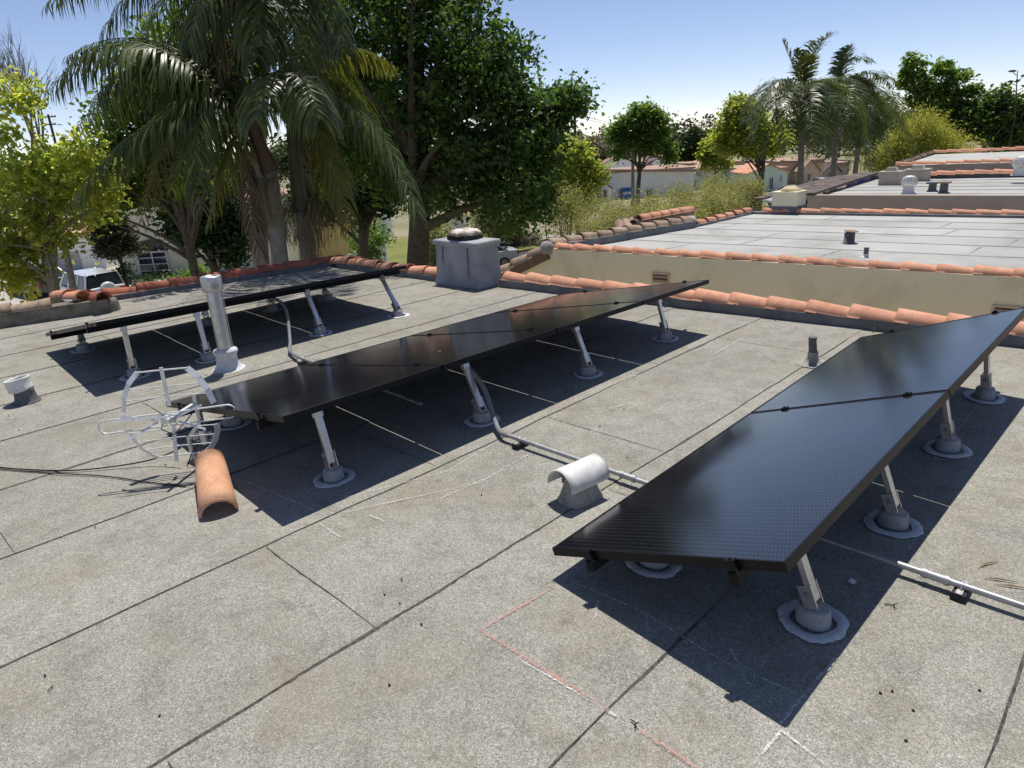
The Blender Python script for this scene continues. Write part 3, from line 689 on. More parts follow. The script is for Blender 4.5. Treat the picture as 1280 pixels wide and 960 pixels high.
v = root('vent_cowl', (.905, 6.49, .006), 'short dark stub vent with a white metal collar beside the roof edge', 'vent')
b = MB(); b.lathe([(.100, .007), (.080, .03), (.070, .09), (.074, .12), (.066, .125), (0, .125)], (.905, 6.49, 0), 20, jit=.02); b.build('stub', M_LEAD, v)
T = Matrix.Rotation(R(-9), 3, Vector((1, 1, 0)))
b = MB(); b.lathe([(.078, .10), (.088, .105), (.091, .118), (.088, .125), (.089, .19), (.093, .203), (.082, .205), (.079, .195), (.077, .15), (0, .15)], (.905, 6.49, 0), 28, T); b.build('collar', M_WPAINT, v)
b = MB(); b.lathe([(.030, .15), (.034, .182), (0, .184)], (.905, 6.49, 0), 14, T); b.build('inner_pipe', M_LEAD, v)

HC = Vector((2.435, 2.04, 0)); HS = .9; v = root('hood_vent', (HC.x, HC.y, .006), 'white half barrel hood vent on a mortar base', 'vent')
b = MB(); Mz = Matrix.Rotation(R(-7), 3, 'Z'); rings = []
prof = [(.115, .092, .004), (.100, .076, .03), (.086, .065, .07), (.078, .060, .11), (.078, .060, .14)]
vs = []
for i, (ax, ay, z) in enumerate(prof):
    for j in range(24):
        a = 2 * math.pi * j / 24; ca, sa = math.cos(a), math.sin(a)
        sgn = lambda q: math.copysign(abs(q) ** .62, q)
        p = Vector((ax * sgn(ca), ay * sgn(sa), z)) * (1 + (random.uniform(-.03, .03) if i < 4 else 0)); p.z = z; vs.append(Mz @ p + HC)
b.add(vs, [(i * 24 + j, i * 24 + (j + 1) % 24, (i + 1) * 24 + (j + 1) % 24, (i + 1) * 24 + j) for i in range(4) for j in range(24)], 0, True); b.build('mortar_base', M_MORTAR, v)
b = MB(); vs = []; NN = 18
for i in range(9):
    t = -.138 + .276 * i / 8
    for sh in (0, 1):
        for j in range(NN + 1):
            a = math.pi * (-.02 + 1.04 * j / NN); r_ = (.090 - .003 * sh) * (1 + .012 * math.sin(5 * a + i) + .010 * math.sin(i * 1.3))
            vs.append(Mz @ Vector((t + .012 * math.cos(a) * (1 if i == 8 else 0), r_ * math.cos(a) * 1.02, (.108 + r_ * math.sin(a) * 1.02))) + HC)
S = 2 * (NN + 1); W_ = NN + 1; fs = []
for i in range(8):
    for j in range(NN):
        a0 = i * S + j; b0 = a0 + S; fs += [(a0, b0, b0 + 1, a0 + 1), (a0 + W_, a0 + W_ + 1, b0 + W_ + 1, b0 + W_)]
for i in (0, 8):
    for j in range(NN): fs.append((i * S + j, i * S + j + 1, i * S + W_ + j + 1, i * S + W_ + j))
b.add(vs, fs, 0, True); b.build('hood', M_WPAINT, v)
b = MB()
b.box(HC + Vector((0, 0, .128)), (.145, .112, .065), Mz); b.build('vent_throat', M_LEAD, v)

q = PZ(1015, 455); v = root('plumbing_vent', (q.x, q.y, .006), 'thin grey plumbing pipe sticking up between the solar rows and the parapet', 'vent pipe')
b = MB(); b.tube([(q.x, q.y, .0), (q.x, q.y, .09), (q.x - .008, q.y + .008, .18), (q.x - .008, q.y + .008, .215)], [.033, .031, .029, .031], 14); b.build('pipe', M_LEAD, v)
b = MB(); b.lathe([(.12, .007), (.07, .012), (.042, .05), (.036, .10)], (q.x, q.y, 0), 18, jit=.06); b.build('flashing', M_MORTAR, v)

# ------------------------------------------------------------------ antenna and loose tile
AC = Vector((1.235, 4.10, .37)); AW = Vector((.80, -.60, 0)).normalized(); AB = Vector((-.60, -.80, 0)).normalized()   # width axis, boom axis towards us
S_ = 1 / 222.0
def A(u, vv, d=0.0): return AC + AW * (u * S_) + UPZ * (-vv * S_ * 1.04) + AB * d
an = root('television_antenna', (1.33, 4.22, .006), 'silver television antenna with hoop reflector and long loop elements', 'antenna')
b = MB(); mb_ = Vector((1.33, 4.22, .0)); mt_ = A(24, -2, -.10); b.tube([mb_, Vector((1.33, 4.22, .14)), mt_ + Vector((0, 0, -.12)), mt_ + Vector((0, 0, .06))], .019, 14); b.build('mast', M_GALV, an)
b = MB(); b.tube([mt_ + Vector((0, 0, -.26)), mt_ + Vector((0, 0, -.17))], .027, 12)
for q in (-.24, -.19):
    b.tube([mt_ + AW * -.05 + Vector((0, 0, q)), mt_ + AW * .05 + Vector((0, 0, q))], .006, 6)
b.box(mt_ + AW * .05 + Vector((0, 0, -.215)), (.028, .012, .028)); b.box(mt_ + AW * -.05 + Vector((0, 0, -.215)), (.028, .012, .028)); b.build('mast_clamp', M_GALV, an)
b = MB(); b.bar(A(24, -2, -.12), A(4, -2, .16), .022, .022, UPZ); b.build('boom', M_ALUD, an)
def hoop(pts, d0=0.0):
    u_side = pts[0][0]
    P_ = [A(u, vv, d0 - .0000 + (abs(u) / 60.) ** 2 * .05) for u, vv in pts]; b = MB()
    for p, q in zip(P_[:-1], P_[1:]): b.bar(p, q + (q - p) * .08, .034, .004, AB * .75 + AW * (.66 if u_side > 0 else -.66))
    return b
def arc(cx, cy, pts): return pts
for side in (-1, 1):
    up = [(side * 30, -57), (side * 42, -45), (side * 50, -30), (side * 54, -15), (side * 55, -11)]
    lo = [(side * 54, 17), (side * 52, 27), (side * 46, 40), (side * 38, 50), (side * 30, 56)]
    hoop(up).build('reflector_hoop', M_ALUD, an); hoop(lo).build('reflector_hoop', M_ALUD, an)
for vv, hw in ((-57, 31), (-37, 46), (-24, 52), (18, 54), (31, 50), (43, 43), (56, 31)):
    b = MB(); dd = (hw / 60.) ** 2 * .05; b.tube([A(-hw, vv, dd), A(0, vv, dd * .6), A(hw, vv, dd)], .0035 if abs(vv) < 50 else .005, 6); b.build('reflector_rod', M_ALUD, an)
b = MB(); b.bar(A(0, -61, .02), A(0, -12, .03), .020, .008, AB); b.build('spine', M_ALUD, an)
b = MB(); b.bar(A(0, 12, .03), A(-5, 60, .06), .020, .008, AB); b.build('spine', M_ALUD, an)
def loop(side):
    pts = [A(side * 2, -8, .10)]
    for i in range(0, 13):
        a = math.pi * (-.5 + i / 12); pts.append(A(side * (74 + 9 * math.cos(a)), 0 + 8.5 * math.sin(a) + side * -2, .10))
    pts.append(A(side * 2, 8, .10)); b = MB(); b.tube(pts, .0048, 8, cap=True); return b
for side in (-1, 1): loop(side).build('dipole_loop', M_ALUD, an)
for (u0, v0, u1, v1, d0, d1) in ((-50, -14, -12, 0, .16, .10), (-12, 2, -50, 18, .10, .16), (12, -2, 48, -18, .10, .16), (12, 4, 46, 14, .10, .15), (-58, -8, 8, -6, .14, .14)):
    b = MB(); b.bar(A(u0, v0, d0), A(u1, v1, d1), .013, .0025, AB + UPZ * .6); b.build('director_fin', M_ALUD, an)
b = MB(); b.box(A(0, 0, .09), (.075, .045, .05), Matrix((AW, AB, UPZ)).transposed()); b.build('balun_box', M_WPAINT, an, bevel=.006)
b = MB(); b.tube([A(-8, 4, .09), A(-12, 14, .08), A(0, 24, .06), A(14, 12, 0), A(24, 2, -.09)], .0035, 6); b.tube([A(24, 8, -.09), A(26, 30, -.08), A(18, 50, -.09), A(8, 60, -.05), A(0, 76, -.02)], .0035, 6); b.build('feed_cable', M_WIRE, an)

n0 = Vector((1.125, 3.385, 0)); n1 = Vector((1.29, 3.84, .115)); d = (n1 - n0); Ld = d.length; d.normalize()
loose = barrel_mesh('loose_tile', L=Ld, r0=.098, r1=.080, th=.014, n=16); loose.materials.append(M_TILEN)
y = UPZ.cross(d).normalized(); z = d.cross(y)
M = Matrix.Translation(n0 + Vector((0, 0, .012))) @ Matrix((d, y, z)).transposed().to_4x4()
o = inst('roof_tile', loose, None, M); props(o, 'loose orange clay barrel tile propped over the antenna mast foot', 'roof tile')

def cable(pts, r_, label):
    P_ = [PZ(x, y, z) for x, y, z in pts]; out = []
    for i in range(len(P_) - 1):
        a, b0, c, d = P_[max(i - 1, 0)], P_[i], P_[i + 1], P_[min(i + 2, len(P_) - 1)]
        for k in range(8):
            t = k / 8; out.append(.5 * ((2 * b0) + (c - a) * t + (2 * a - 5 * b0 + 4 * c - d) * t * t + (3 * b0 - a - 3 * c + d) * t ** 3))
    out.append(P_[-1]); b = MB(); b.tube(out, r_, 7); o = b.build('coaxial_cable', M_WIRE); props(o, label, 'cable'); return o
cable([(-90, 572, .012), (-30, 580, .012), (20, 586, .012), (90, 588, .012), (150, 582, .02), (195, 573, .05), (226, 560, .12)], .0042, 'black coaxial cable running from the antenna mast across the roof')
cable([(-90, 576, .011), (10, 587, .011), (60, 591, .011), (130, 595, .011), (180, 602, .011), (232, 608, .012)], .0036, 'thin dark cable lying on the roof and ending under the loose tile')

# litter on the roof
lit = [(57, 846, 0), (60, 866, 1), (200, 897, 0), (487, 858, 0), (502, 729, 1), (481, 745, 0), (527, 782, 0), (795, 910, 2), (1141, 890, 0), (1132, 928, 0), (1118, 760, 2), (1224, 865, 0), (24, 539, 0), (11, 521, 0), (57, 493, 0), (602, 620, 0), (780, 513, 0), (750, 534, 0), (500, 756, 0), (1065, 730, 3),
       (1230, 725, 4), (1222, 712, 4), (1245, 733, 4), (1115, 866, 0), (1100, 868, 0), (1030, 700, 0), (119, 660, 0), (207, 582, 0), (694, 639, 0), (784, 573, 0)]
for i, (px_, py_, kd) in enumerate(lit):
    p = PZ(px_, py_); r_ = random.Random(i)
    b = MB()
    if kd == 0:
        b.lathe([(0, .006), (.003, .0055), (.0048, .003), (.004, 0)], p + Vector((0, 0, .005)), 7, jit=.25); o = b.build('gravel_bit', M_TWIG); props(o, 'small dark bit of grit lying on the grey roof', 'grit', 'dark grit scattered on the roof')
    elif kd in (1, 2):
        a = r_.uniform(0, 3); d = Vector((math.cos(a), math.sin(a), 0)); b.tube([p + Vector((0, 0, .008)), p + d * .015 + Vector((0, 0, .010)), p + d * .028 + Vector((-.005, .005, .008))], .0022, 5)
        if kd == 2: b.tube([p + d * .01 + Vector((0, 0, .008)), p + Vector((.006, -.007, .022))], .002, 5); b.tube([p + Vector((0, 0, .008)), p + Vector((-.012, -.003, .012))], .002, 5)
        o = b.build('twig', M_TWIG); props(o, 'short dark twig lying on the grey roof', 'twig', 'twigs scattered on the roof')
    elif kd == 3:
        b.add([p + Vector((-.016, -.01, .010)), p + Vector((.014, -.013, .011)), p + Vector((.018, .010, .017)), p + Vector((-.012, .013, .012))], [(0, 1, 2, 3)]); o = b.build('paper_scrap', M_PAPER); props(o, 'white paper scrap in the shade beside a solar panel leg', 'paper')
    else:
        a = r_.uniform(0.3, 1.2); d = Vector((math.cos(a), -math.sin(a), 0)); b.tube([p + Vector((0, 0, .009)), p + d * .05 + Vector((0, .006, .014)), p + d * .11 + Vector((0, -.004, .010))], [.001, .004, .001], 5); o = b.build('dry_leaf', M_STRAW); props(o, 'thin dry straw-coloured leaf beside the conduit', 'leaf', 'dry leaves beside the conduit')

# ------------------------------------------------------------------ tan neighbour house
ZN = .05
nb = root('tan_house', (11.2, 3.0, GZ), 'tan stucco house with a pale flat roof edged in orange clay tiles', 'house')
NW0 = Vector((8.16, 7.28, 0)); NW1 = Vector((9.05, -3.0, 0)); NF0 = Vector((13.75, 6.78, 0)); NF1 = Vector((14.9, -3.0, 0))
def ext(a, b_, t): return a + (b_ - a) * t
EX1, EXF = ext(NW0, NW1, 1.5), ext(NF0, NF1, 1.5)
b = MB(); b.prism([(q.x, q.y, 0) for q in (NW0, EX1, EXF, NF0)][::-1], (0, 0, GZ), (0, 0, -GZ + ZN - .03)); b.build('wall_core', M_TAN, nb)
# street-facing wall with raked left end
d_ = (NW1 - NW0).normalized(); nn = Vector((-d_.y, d_.x, 0)); nn = nn if nn.x < 0 else -nn
def W(s, z, off=0.0): return NW0 + d_ * s + nn * off + Vector((0, 0, z))
b = MB(); lenw = (EX1 - NW0).length
poly = [(-2.9, GZ), (lenw, GZ), (lenw, .13), (.06, .13), (-.1, .10), (-1.6, -.56), (-2.9, -1.15)]
f_ = [W(s, z, .09) for s, z in poly]; k_ = [W(s, z, -.09) for s, z in poly]; n = len(poly)
b.add(f_ + k_, [tuple(range(n)), tuple(range(2 * n - 1, n - 1, -1))] + [(i, n + i, n + (i + 1) % n, (i + 1) % n) for i in range(n)]); b.build('wall', M_TAN, nb)
tile_row(nb, W(.12, .125), W(lenw - 2, .125), T_NB, .34)
p0_, p1_ = W(-2.9, -1.20, .03), W(.02, .10, .03)
tile_row(nb, p0_, p1_, T_RAKE, .40, jit=.5)
b = MB(); b.bar(p0_ + Vector((0, 0, -.06)) + nn * .05, p1_ + Vector((0, 0, -.06)) + nn * .05, .15, .13, UPZ); b.build('rake_shade_bar', M_DARKB, nb)  # dark brown bar stands in for the shadow side of the rake tiles
b = MB(); b.lathe([(.0, .13), (.07, .115), (.115, .06), (.125, 0), (.115, -.06), (.0, -.10)], W(-.02, .12, .06), 16, jit=.07); b.build('mortar_ball', M_MORTAR, nb)
for (s, z) in ((None, None),):
    for q in (PXX(828, 347, 8.28), PXX(1262, 386, 8.78)):
        s_q = (q - NW0).dot(d_); zz = q.z; b = MB(); wv = .27
        for a, c, e, f in ((-wv / 2, wv / 2, .055, .075), (-wv / 2, wv / 2, -.075, -.055), (-wv / 2, -wv / 2 + .02, -.075, .075), (wv / 2 - .02, wv / 2, -.075, .075)):
            P4 = [W(s_q + a, zz + e, .112), W(s_q + c, zz + e, .115), W(s_q + c, zz + f, .115), W(s_q + a, zz + f, .115)]
            B4 = [x_ - nn * .03 for x_ in P4]; b.add(P4 + B4, [(0, 1, 2, 3), (0, 4, 5, 1), (1, 5, 6, 2), (2, 6, 7, 3), (3, 7, 4, 0)])
        wvn = b.build('wall_vent', M_TANH, nb)
        for i in range(4):
            b = MB(); z0 = zz - .05 + i * .028; b.add([W(s_q - wv / 2 + .02, z0, .112), W(s_q + wv / 2 - .02, z0, .112), W(s_q + wv / 2 - .02, z0 + .024, .094), W(s_q - wv / 2 + .02, z0 + .024, .094)], [(0, 1, 2, 3)]); b.build('louvre', M_DARKB if i % 2 else M_TANH, wvn)
# roof sheets running parallel to the wall
NS = 7
for i in range(NS):
    a0, a1 = i / NS, (i + 1) / NS + .012
    A0, A1 = NW0.lerp(NF0, a0), NW0.lerp(NF0, a1); B0, B1 = EX1.lerp(EXF, a0), EX1.lerp(EXF, a1)
    b = MB(); vs = []; nseg = 24
    for j in range(nseg + 1):
        t = j / nseg; w = .012 * math.sin(t * 9 + i) + .008 * math.sin(t * 23 + i * 2)
        p, q = A0.lerp(B0, t), A1.lerp(B1, t); e = (q - p).normalized()
        vs += [p + e * w + Vector((0, 0, ZN - .006)), p + e * w + Vector((0, 0, ZN + .007)), q + Vector((0, 0, ZN - .002))]
    fs = []
    for j in range(nseg): fs += [(3 * j, 3 * j + 3, 3 * j + 4, 3 * j + 1), (3 * j + 1, 3 * j + 4, 3 * j + 5, 3 * j + 2)]
    b.add(vs, fs); b.build('roofing_strip', M_ROOF2, nb)
    if i:
        b = MB(); vs = []
        for j in range(nseg * 3 + 1):
            t = j / (nseg * 3); w = .012 * math.sin(t * 9 + i) + .008 * math.sin(t * 23 + i * 2); p, q = A0.lerp(B0, t), A1.lerp(B1, t); e = (q - p).normalized()
            ww = random.uniform(.004, .015); vs += [p + e * (w - ww) + Vector((0, 0, ZN + .002)), p + e * (w + .002) + Vector((0, 0, ZN + .0085))]
        b.add(vs, [(2 * j, 2 * j + 2, 2 * j + 3, 2 * j + 1) for j in range(nseg * 3)]); b.build('lap_bead', M_LAP2, nb)
for i in range(NS):                                   # end laps and worn joints across the sheets
    for t in (random.uniform(.04, .2), random.uniform(.22, .42), random.uniform(.45, .6)):
        p = NW0.lerp(NF0, (i + .04) / NS).lerp(EX1.lerp(EXF, (i + .04) / NS), t); q = NW0.lerp(NF0, (i + .97) / NS).lerp(EX1.lerp(EXF, (i + .97) / NS), t + random.uniform(-.004, .004))
        b = MB(); vs = []
        for j in range(13):
            c = p.lerp(q, j / 12) + Vector((0, random.uniform(-.006, .006), ZN + .0095)); w = random.uniform(.003, .012); vs += [c + Vector((0, -w, 0)), c + Vector((0, w, 0))]
        b.add(vs, [(2 * j, 2 * j + 2, 2 * j + 3, 2 * j + 1) for j in range(12)]); b.build('end_lap', M_LAP2, nb)
# left parapet with old tiles, stack of spare tiles, lower orange run, far parapet
NLm = Vector((11.5, 6.78, 0))
upstand(nb, Vector((NLm.x, NLm.y + .02, ZN)), Vector((NW0.x, NW0.y + .02, ZN)), .24, .12, M_FLASH)
tile_row(nb, NW0 + Vector((-.05, .04, ZN + .11)), NLm + Vector((0, .04, ZN + .11)), T_NBC, .34)
upstand(nb, Vector((NF0.x, NF0.y, ZN)), Vector((NLm.x + .02, NLm.y + .02, ZN)), .22, .04, M_FLASH)
tile_row(nb, NLm + Vector((.1, .02, ZN + .035)), NF0 + Vector((0, .02, ZN + .05)), T_NB, .36)
b = MB(); b.lathe([(.0, .11), (.07, .10), (.11, .04), (.12, -.05)], NLm + Vector((0, .04, ZN + .10)), 12, jit=.12); b.build('parapet_end', M_CONC, nb)
for i in range(9):
    t = .40 + .028 * i; c = NW0.lerp(NF0, t) + Vector((0, .22, ZN + .15)); M = Matrix.Translation(c) @ Matrix.Rotation(R(-8 + random.uniform(-6, 6)), 4, 'Z') @ Matrix.Rotation(R(-5), 4, 'Y'); inst('spare_tile', T_NBC, nb, M)
for i in range(5):
    t = .41 + .05 * i; c = NW0.lerp(NF0, t) + Vector((0, .18, ZN + .24)); M = Matrix.Translation(c) @ Matrix.Rotation(R(-6), 4, 'Z'); inst('spare_tile', T_OR, nb, M)
for i in range(3):
    t = .36 + .03 * i; c = NW0.lerp(NF0, t) + Vector((-.1, .2, ZN + .05)); M = Matrix.Translation(c) @ Matrix.Rotation(R(48), 4, 'Z') @ Matrix.Rotation(R(-22), 4, 'Y'); inst('spare_tile', T_NBC, nb, M)
upstand(nb, Vector((EXF.x, EXF.y, ZN)), Vector((NF0.x, NF0.y, ZN)), .22, .04, M_FLASH)
tile_row(nb, NF0 + Vector((0, -.3, ZN + .03)), EXF + Vector((0, 3, ZN + .03)), T_NB, .36)
# cream chimney on the far edge
c0 = Vector((13.72, 5.98, ZN)); cm = MB(); cm.box(c0 + Vector((.28, .12, .20)), (.46, .50, .40)); nch = cm.build('chimney', M_CREAM, nb, bevel=.02)
b = MB(); b.box(c0 + Vector((.28, .12, .07)), (.50, .54, .16)); b.build('flashing', M_FLASH, nch)
b = MB(); b.box(c0 + Vector((.28, .12, .41)), (.49, .53, .04)); b.build('chimney_cap', M_CREAM, nch)
b = MB(); b.lathe([(.20, .42), (.19, .47), (.10, .51), (0, .52)], c0 + Vector((.28, .10, 0)), 10, jit=.08); b.build('flue_cover', M_YELP, nch)
# stub vents on the pale roof
q = PZ(1061, 304, ZN); v = root('stub_vent', (q.x, q.y, ZN + .006), 'short grey stub vent with a flat cap on the pale roof', 'vent')
b = MB(); b.lathe([(.11, .003), (.075, .01), (.072, .15), (.06, .155)], q, 14); b.build('stub', M_LEAD, v)
b = MB(); b.lathe([(0, .175), (.09, .17), (.10, .178), (.09, .186), (0, .20)], q, 14, Matrix.Rotation(R(5), 3, 'X')); b.build('cap', M_TILEC, v)
for sx in (-1, 1):
    b = MB(); b.tube([q + Vector((sx * .05, 0, .14)), q + Vector((sx * .05, 0, .18))], .008, 6); b.build('cap_leg', M_RUST, v)
q = PZ(1082, 322, ZN); v = root('plumbing_vent', (q.x, q.y, ZN + .006), 'thin grey pipe stub standing just behind the tan wall', 'vent pipe')
b = MB(); b.tube([q, q + Vector((0, 0, .13))], .03, 12); b.build('pipe', M_LEAD, v)
b = MB(); b.lathe([(.07, .008), (.04, .02), (.033, .05)], q, 12); b.build('flashing', M_SEAL, v)

# ------------------------------------------------------------------ brown house beyond it
bh = root('brown_house', (19, 3.5, GZ), 'brown stucco house with a pale flat roof and dark shingled side slope', 'house')
B0 = Vector((16.2, 6.62, 0)); B1 = Vector((17.3, -6.0, 0)); C0 = Vector((21.6, 7.1, 0)); C1 = Vector((23.4, -6.0, 0))
b = MB(); b.prism([(q.x, q.y, 0) for q in (B0, B1, C1, C0)][::-1], (0, 0, GZ), (0, 0, -GZ + .10)); b.build('wall_core', M_BROWN, bh)
b = MB(); d2 = (B1 - B0).normalized(); n2 = Vector((-abs(d2.y), -abs(d2.x) * 0, 0)).normalized()
b.add([B0 + n2 * .02 + Vector((0, 0, GZ)), B1 + n2 * .02 + Vector((0, 0, GZ)), B1 + n2 * .02 + Vector((0, 0, .19)), B0 + n2 * .02 + Vector((0, 0, .19)),
       B0 - n2 * .16 + Vector((0, 0, GZ)), B1 - n2 * .16 + Vector((0, 0, GZ)), B1 - n2 * .16 + Vector((0, 0, .19)), B0 - n2 * .16 + Vector((0, 0, .19))], [(0, 1, 2, 3), (3, 2, 6, 7), (7, 6, 5, 4), (0, 3, 7, 4)]); b.build('wall', M_BROWN, bh)
for i in range(6):
    a0, a1 = i / 6, (i + 1) / 6 + .01; b = MB()
    b.add([B0.lerp(C0, a0) + Vector((.1, 0, .128)), B1.lerp(C1, a0) + Vector((.1, 0, .128)), B1.lerp(C1, a1) + Vector((.1, 0, .12)), B0.lerp(C0, a1) + Vector((.1, 0, .12))], [(0, 1, 2, 3)]); b.build('roofing_strip', M_ROOF2, bh)
# shingled side slope: rows of shingles
e0, e1 = B0 + Vector((-.1, 0, .20)), C0 + Vector((.1, 0, .26)); dn = Vector((-.15, 1, -.10)).normalized()
sh = MB(); sh.bb((-.15, 0, -.012), (.15, .30, .012)); shm = sh.mesh('shingle'); shm.materials.append(M_SHING)
xd = (e1 - e0).normalized(); yd = (dn - xd * dn.dot(xd)).normalized(); zd = xd.cross(yd)
for row in range(5):
    ncol = 18
    for k in range(ncol):
        c = e0.lerp(e1, (k + .5 * (row % 2) + .3) / ncol) + yd * (.24 * row - .05) + zd * (.03 - .004 * row)
        M = Matrix.Translation(c) @ Matrix((xd, yd, zd)).transposed().to_4x4() @ Matrix.Rotation(R(4), 4, 'X') @ Matrix.Diagonal((random.uniform(.9, 1.08), 1, random.uniform(.8, 1.8), 1)); inst('shingle', shm, bh, M)
b = MB(); b.bar(e0 + Vector((0, -.05, .02)), e1 + Vector((0, -.05, .02)), .22, .06, UPZ); b.build('slope_edge', M_SHING, bh)
upstand(bh, Vector((C1.x, C1.y, .12)), Vector((C0.x, C0.y, .12)), .24, .10, M_FLASH)
tile_row(bh, C0 + Vector((0, -1.2, .22)), C1 + Vector((0, 2, .22)), T_FAR, .42)
for px_, py0, py1, wpx in ((1113, 230, 217, 23), (1146, 225, 214, 24)):
    q = PZ(px_, py0, .14); dep = q.dot(FWDH); w = wpx * dep / FPX; h = (py0 - py1) * dep / FPX
    b = MB(); b.box(q + Vector((0, 0, h / 2 - .05)), (w * .8, w, h + .1)); cq = b.build('chimney', M_BROWN, bh, bevel=.02)
    b = MB(); b.box(q + Vector((0, 0, h + .02)), (w * .9, w * 1.1, .05)); b.box(q + Vector((0, 0, h + .09)), (w * .45, w * .6, .10), taper=.7); b.build('chimney_cap', M_CONC, cq)
def turbine(px_, py0, py1, z, label, dep=None):
    q = PZ(px_, py0, z); dep = q.dot(FWDH); h = (py0 - py1) * dep / FPX; r_ = h * .42
    v = root('turbine_vent', q, label, 'turbine vent')
    b = MB(); b.lathe([(r_ * 1.0, 0.0), (r_ * .72, .04), (r_ * .72, h * .38)], q, 16); b.build('neck', M_WPAINT, v)
    for k in range(16):
        a0 = 2 * math.pi * k / 16; b = MB(); vs = []
        for i in range(7):
            t = i / 6; ang = math.pi * (.10 + .80 * t); rr = r_ * (.55 + .5 * math.sin(ang)); zz = h * (.36 + .60 * t)
            for da in (-.11, .13): vs.append(q + Vector((rr * math.cos(a0 + da + .35 * t) * (1 if da < 0 else .9), rr * math.sin(a0 + da + .35 * t) * (1 if da < 0 else .9), zz)))
        b.add(vs, [(2 * i, 2 * i + 1, 2 * i + 3, 2 * i + 2) for i in range(6)], 0, True); b.build('vane', M_WPAINT, v)
    b = MB(); b.lathe([(r_ * .62, h * .94), (r_ * .5, h * .99), (0, h * 1.02)], q, 16); b.build('cap', M_WPAINT, v)
    b = MB(); b.lathe([(r_ * .72, h * .36), (r_ * .8, h * .40), (r_ * .4, h * .40)], q, 16); b.build('bearing_ring', M_WPAINT, v)
turbine(1135, 242, 221, .128, 'white spinning turbine vent on the brown house roof')
turbine(1274, 219, 197, .30, 'grey turbine vent beside the brick chimney')
for i, (px_, py_, hh, lab, mt_c) in enumerate(((1165, 239, .16, 'small square grey vent on the brown house roof', M_LEAD), (1179, 241, .20, 'dark stub vent with a wooden cover on the brown house roof', M_TILEC))):
    q = PZ(px_, py_, .128); v = root('roof_vent', q, lab, 'vent'); b = MB(); b.lathe([(.12, .0), (.085, .03), (.08, hh)], q, 12); b.build('stub', M_LEAD, v)
    b = MB(); b.box(q + Vector((0, 0, hh + .02)), (.22, .22, .035)); b.build('cap', mt_c, v)

# fourth, red-tiled roof edge and brick chimney further on
r4 = root('flat_house', (29, 4, GZ), 'low pale flat-roofed house edged with orange tiles behind the brown house', 'house')
D0 = Vector((24.6, 7.4, 0)); D1 = Vector((27.2, -7, 0)); E0 = Vector((31.5, 8.2, 0)); E1 = Vector((34.5, -7, 0))
b = MB(); b.prism([(q.x, q.y, 0) for q in (D0, D1, E1, E0)][::-1], (0, 0, GZ), (0, 0, -GZ + .28)); b.build('wall', M_BROWN, r4)
b = MB(); b.add([D0 + Vector((.1, 0, .286)), D1 + Vector((.1, 0, .286)), E1 + Vector((0, 0, .286)), E0 + Vector((0, 0, .286))], [(0, 1, 2, 3)]); b.build('roof', M_ROOF2, r4)
tile_row(r4, D0 + Vector((0, 0, .30)), D1 + Vector((0, 4, .30)), T_FAR, .44); tile_row(r4, D0 + Vector((0, 0, .30)), E0 + Vector((0, 0, .36)), T_CR, .44); tile_row(r4, E0 + Vector((0, 0, .34)), E1 + Vector((0, 2, .34)), T_FAR, .44)
q = PD(1276, 205, 33); b = MB(); b.box(q + Vector((0, 0, -.1)), (.7, .7, 1.6)); bc = b.build('chimney', M_BRICK, r4); b = MB(); b.box(q + Vector((0, 0, .72)), (.8, .8, .12)); b.build('chimney_cap', M_BRICK, bc)

# ------------------------------------------------------------------ distant houses
M_TILEF = surf('roof_tile_far', (0.46, 0.31, 0.235), (0.36, 0.235, 0.175), 0.8, 0.9, fine=0.2, fscale=6, rnd=0.15)
def fbox(parent, name, px0, px1, pyt, d, mat, dep_len=8.0, zb=GZ, roofm=None):
    a, c = PD(px0, pyt, d), PD(px1, pyt, d); zt = (a.z + c.z) / 2
    ex = RIGHT0; w = (c - a).dot(RIGHT0); b = MB(); o_ = Vector((a.x, a.y, 0))
    P4 = [o_, o_ + ex * w, o_ + ex * w + FWDH * dep_len, o_ + FWDH * dep_len]
    b.add([p + Vector((0, 0, zb)) for p in P4] + [p + Vector((0, 0, zt)) for p in P4], [(0, 1, 5, 4), (1, 2, 6, 5), (2, 3, 7, 6), (3, 0, 4, 7), (4, 5, 6, 7)])
    rb = MB(); e_ = .12; Q4 = [o_ - ex * e_ - FWDH * e_, o_ + ex * (w + e_) - FWDH * e_, o_ + ex * (w + e_) + FWDH * (dep_len + e_), o_ - ex * e_ + FWDH * (dep_len + e_)]
    rb.prism([p + Vector((0, 0, zt + .004)) for p in Q4], (0, 0, 0), (0, 0, .16)); rb.build('roof', roofm or M_TILEF, parent)
    return b.build(name, mat, parent), o_, w, zt
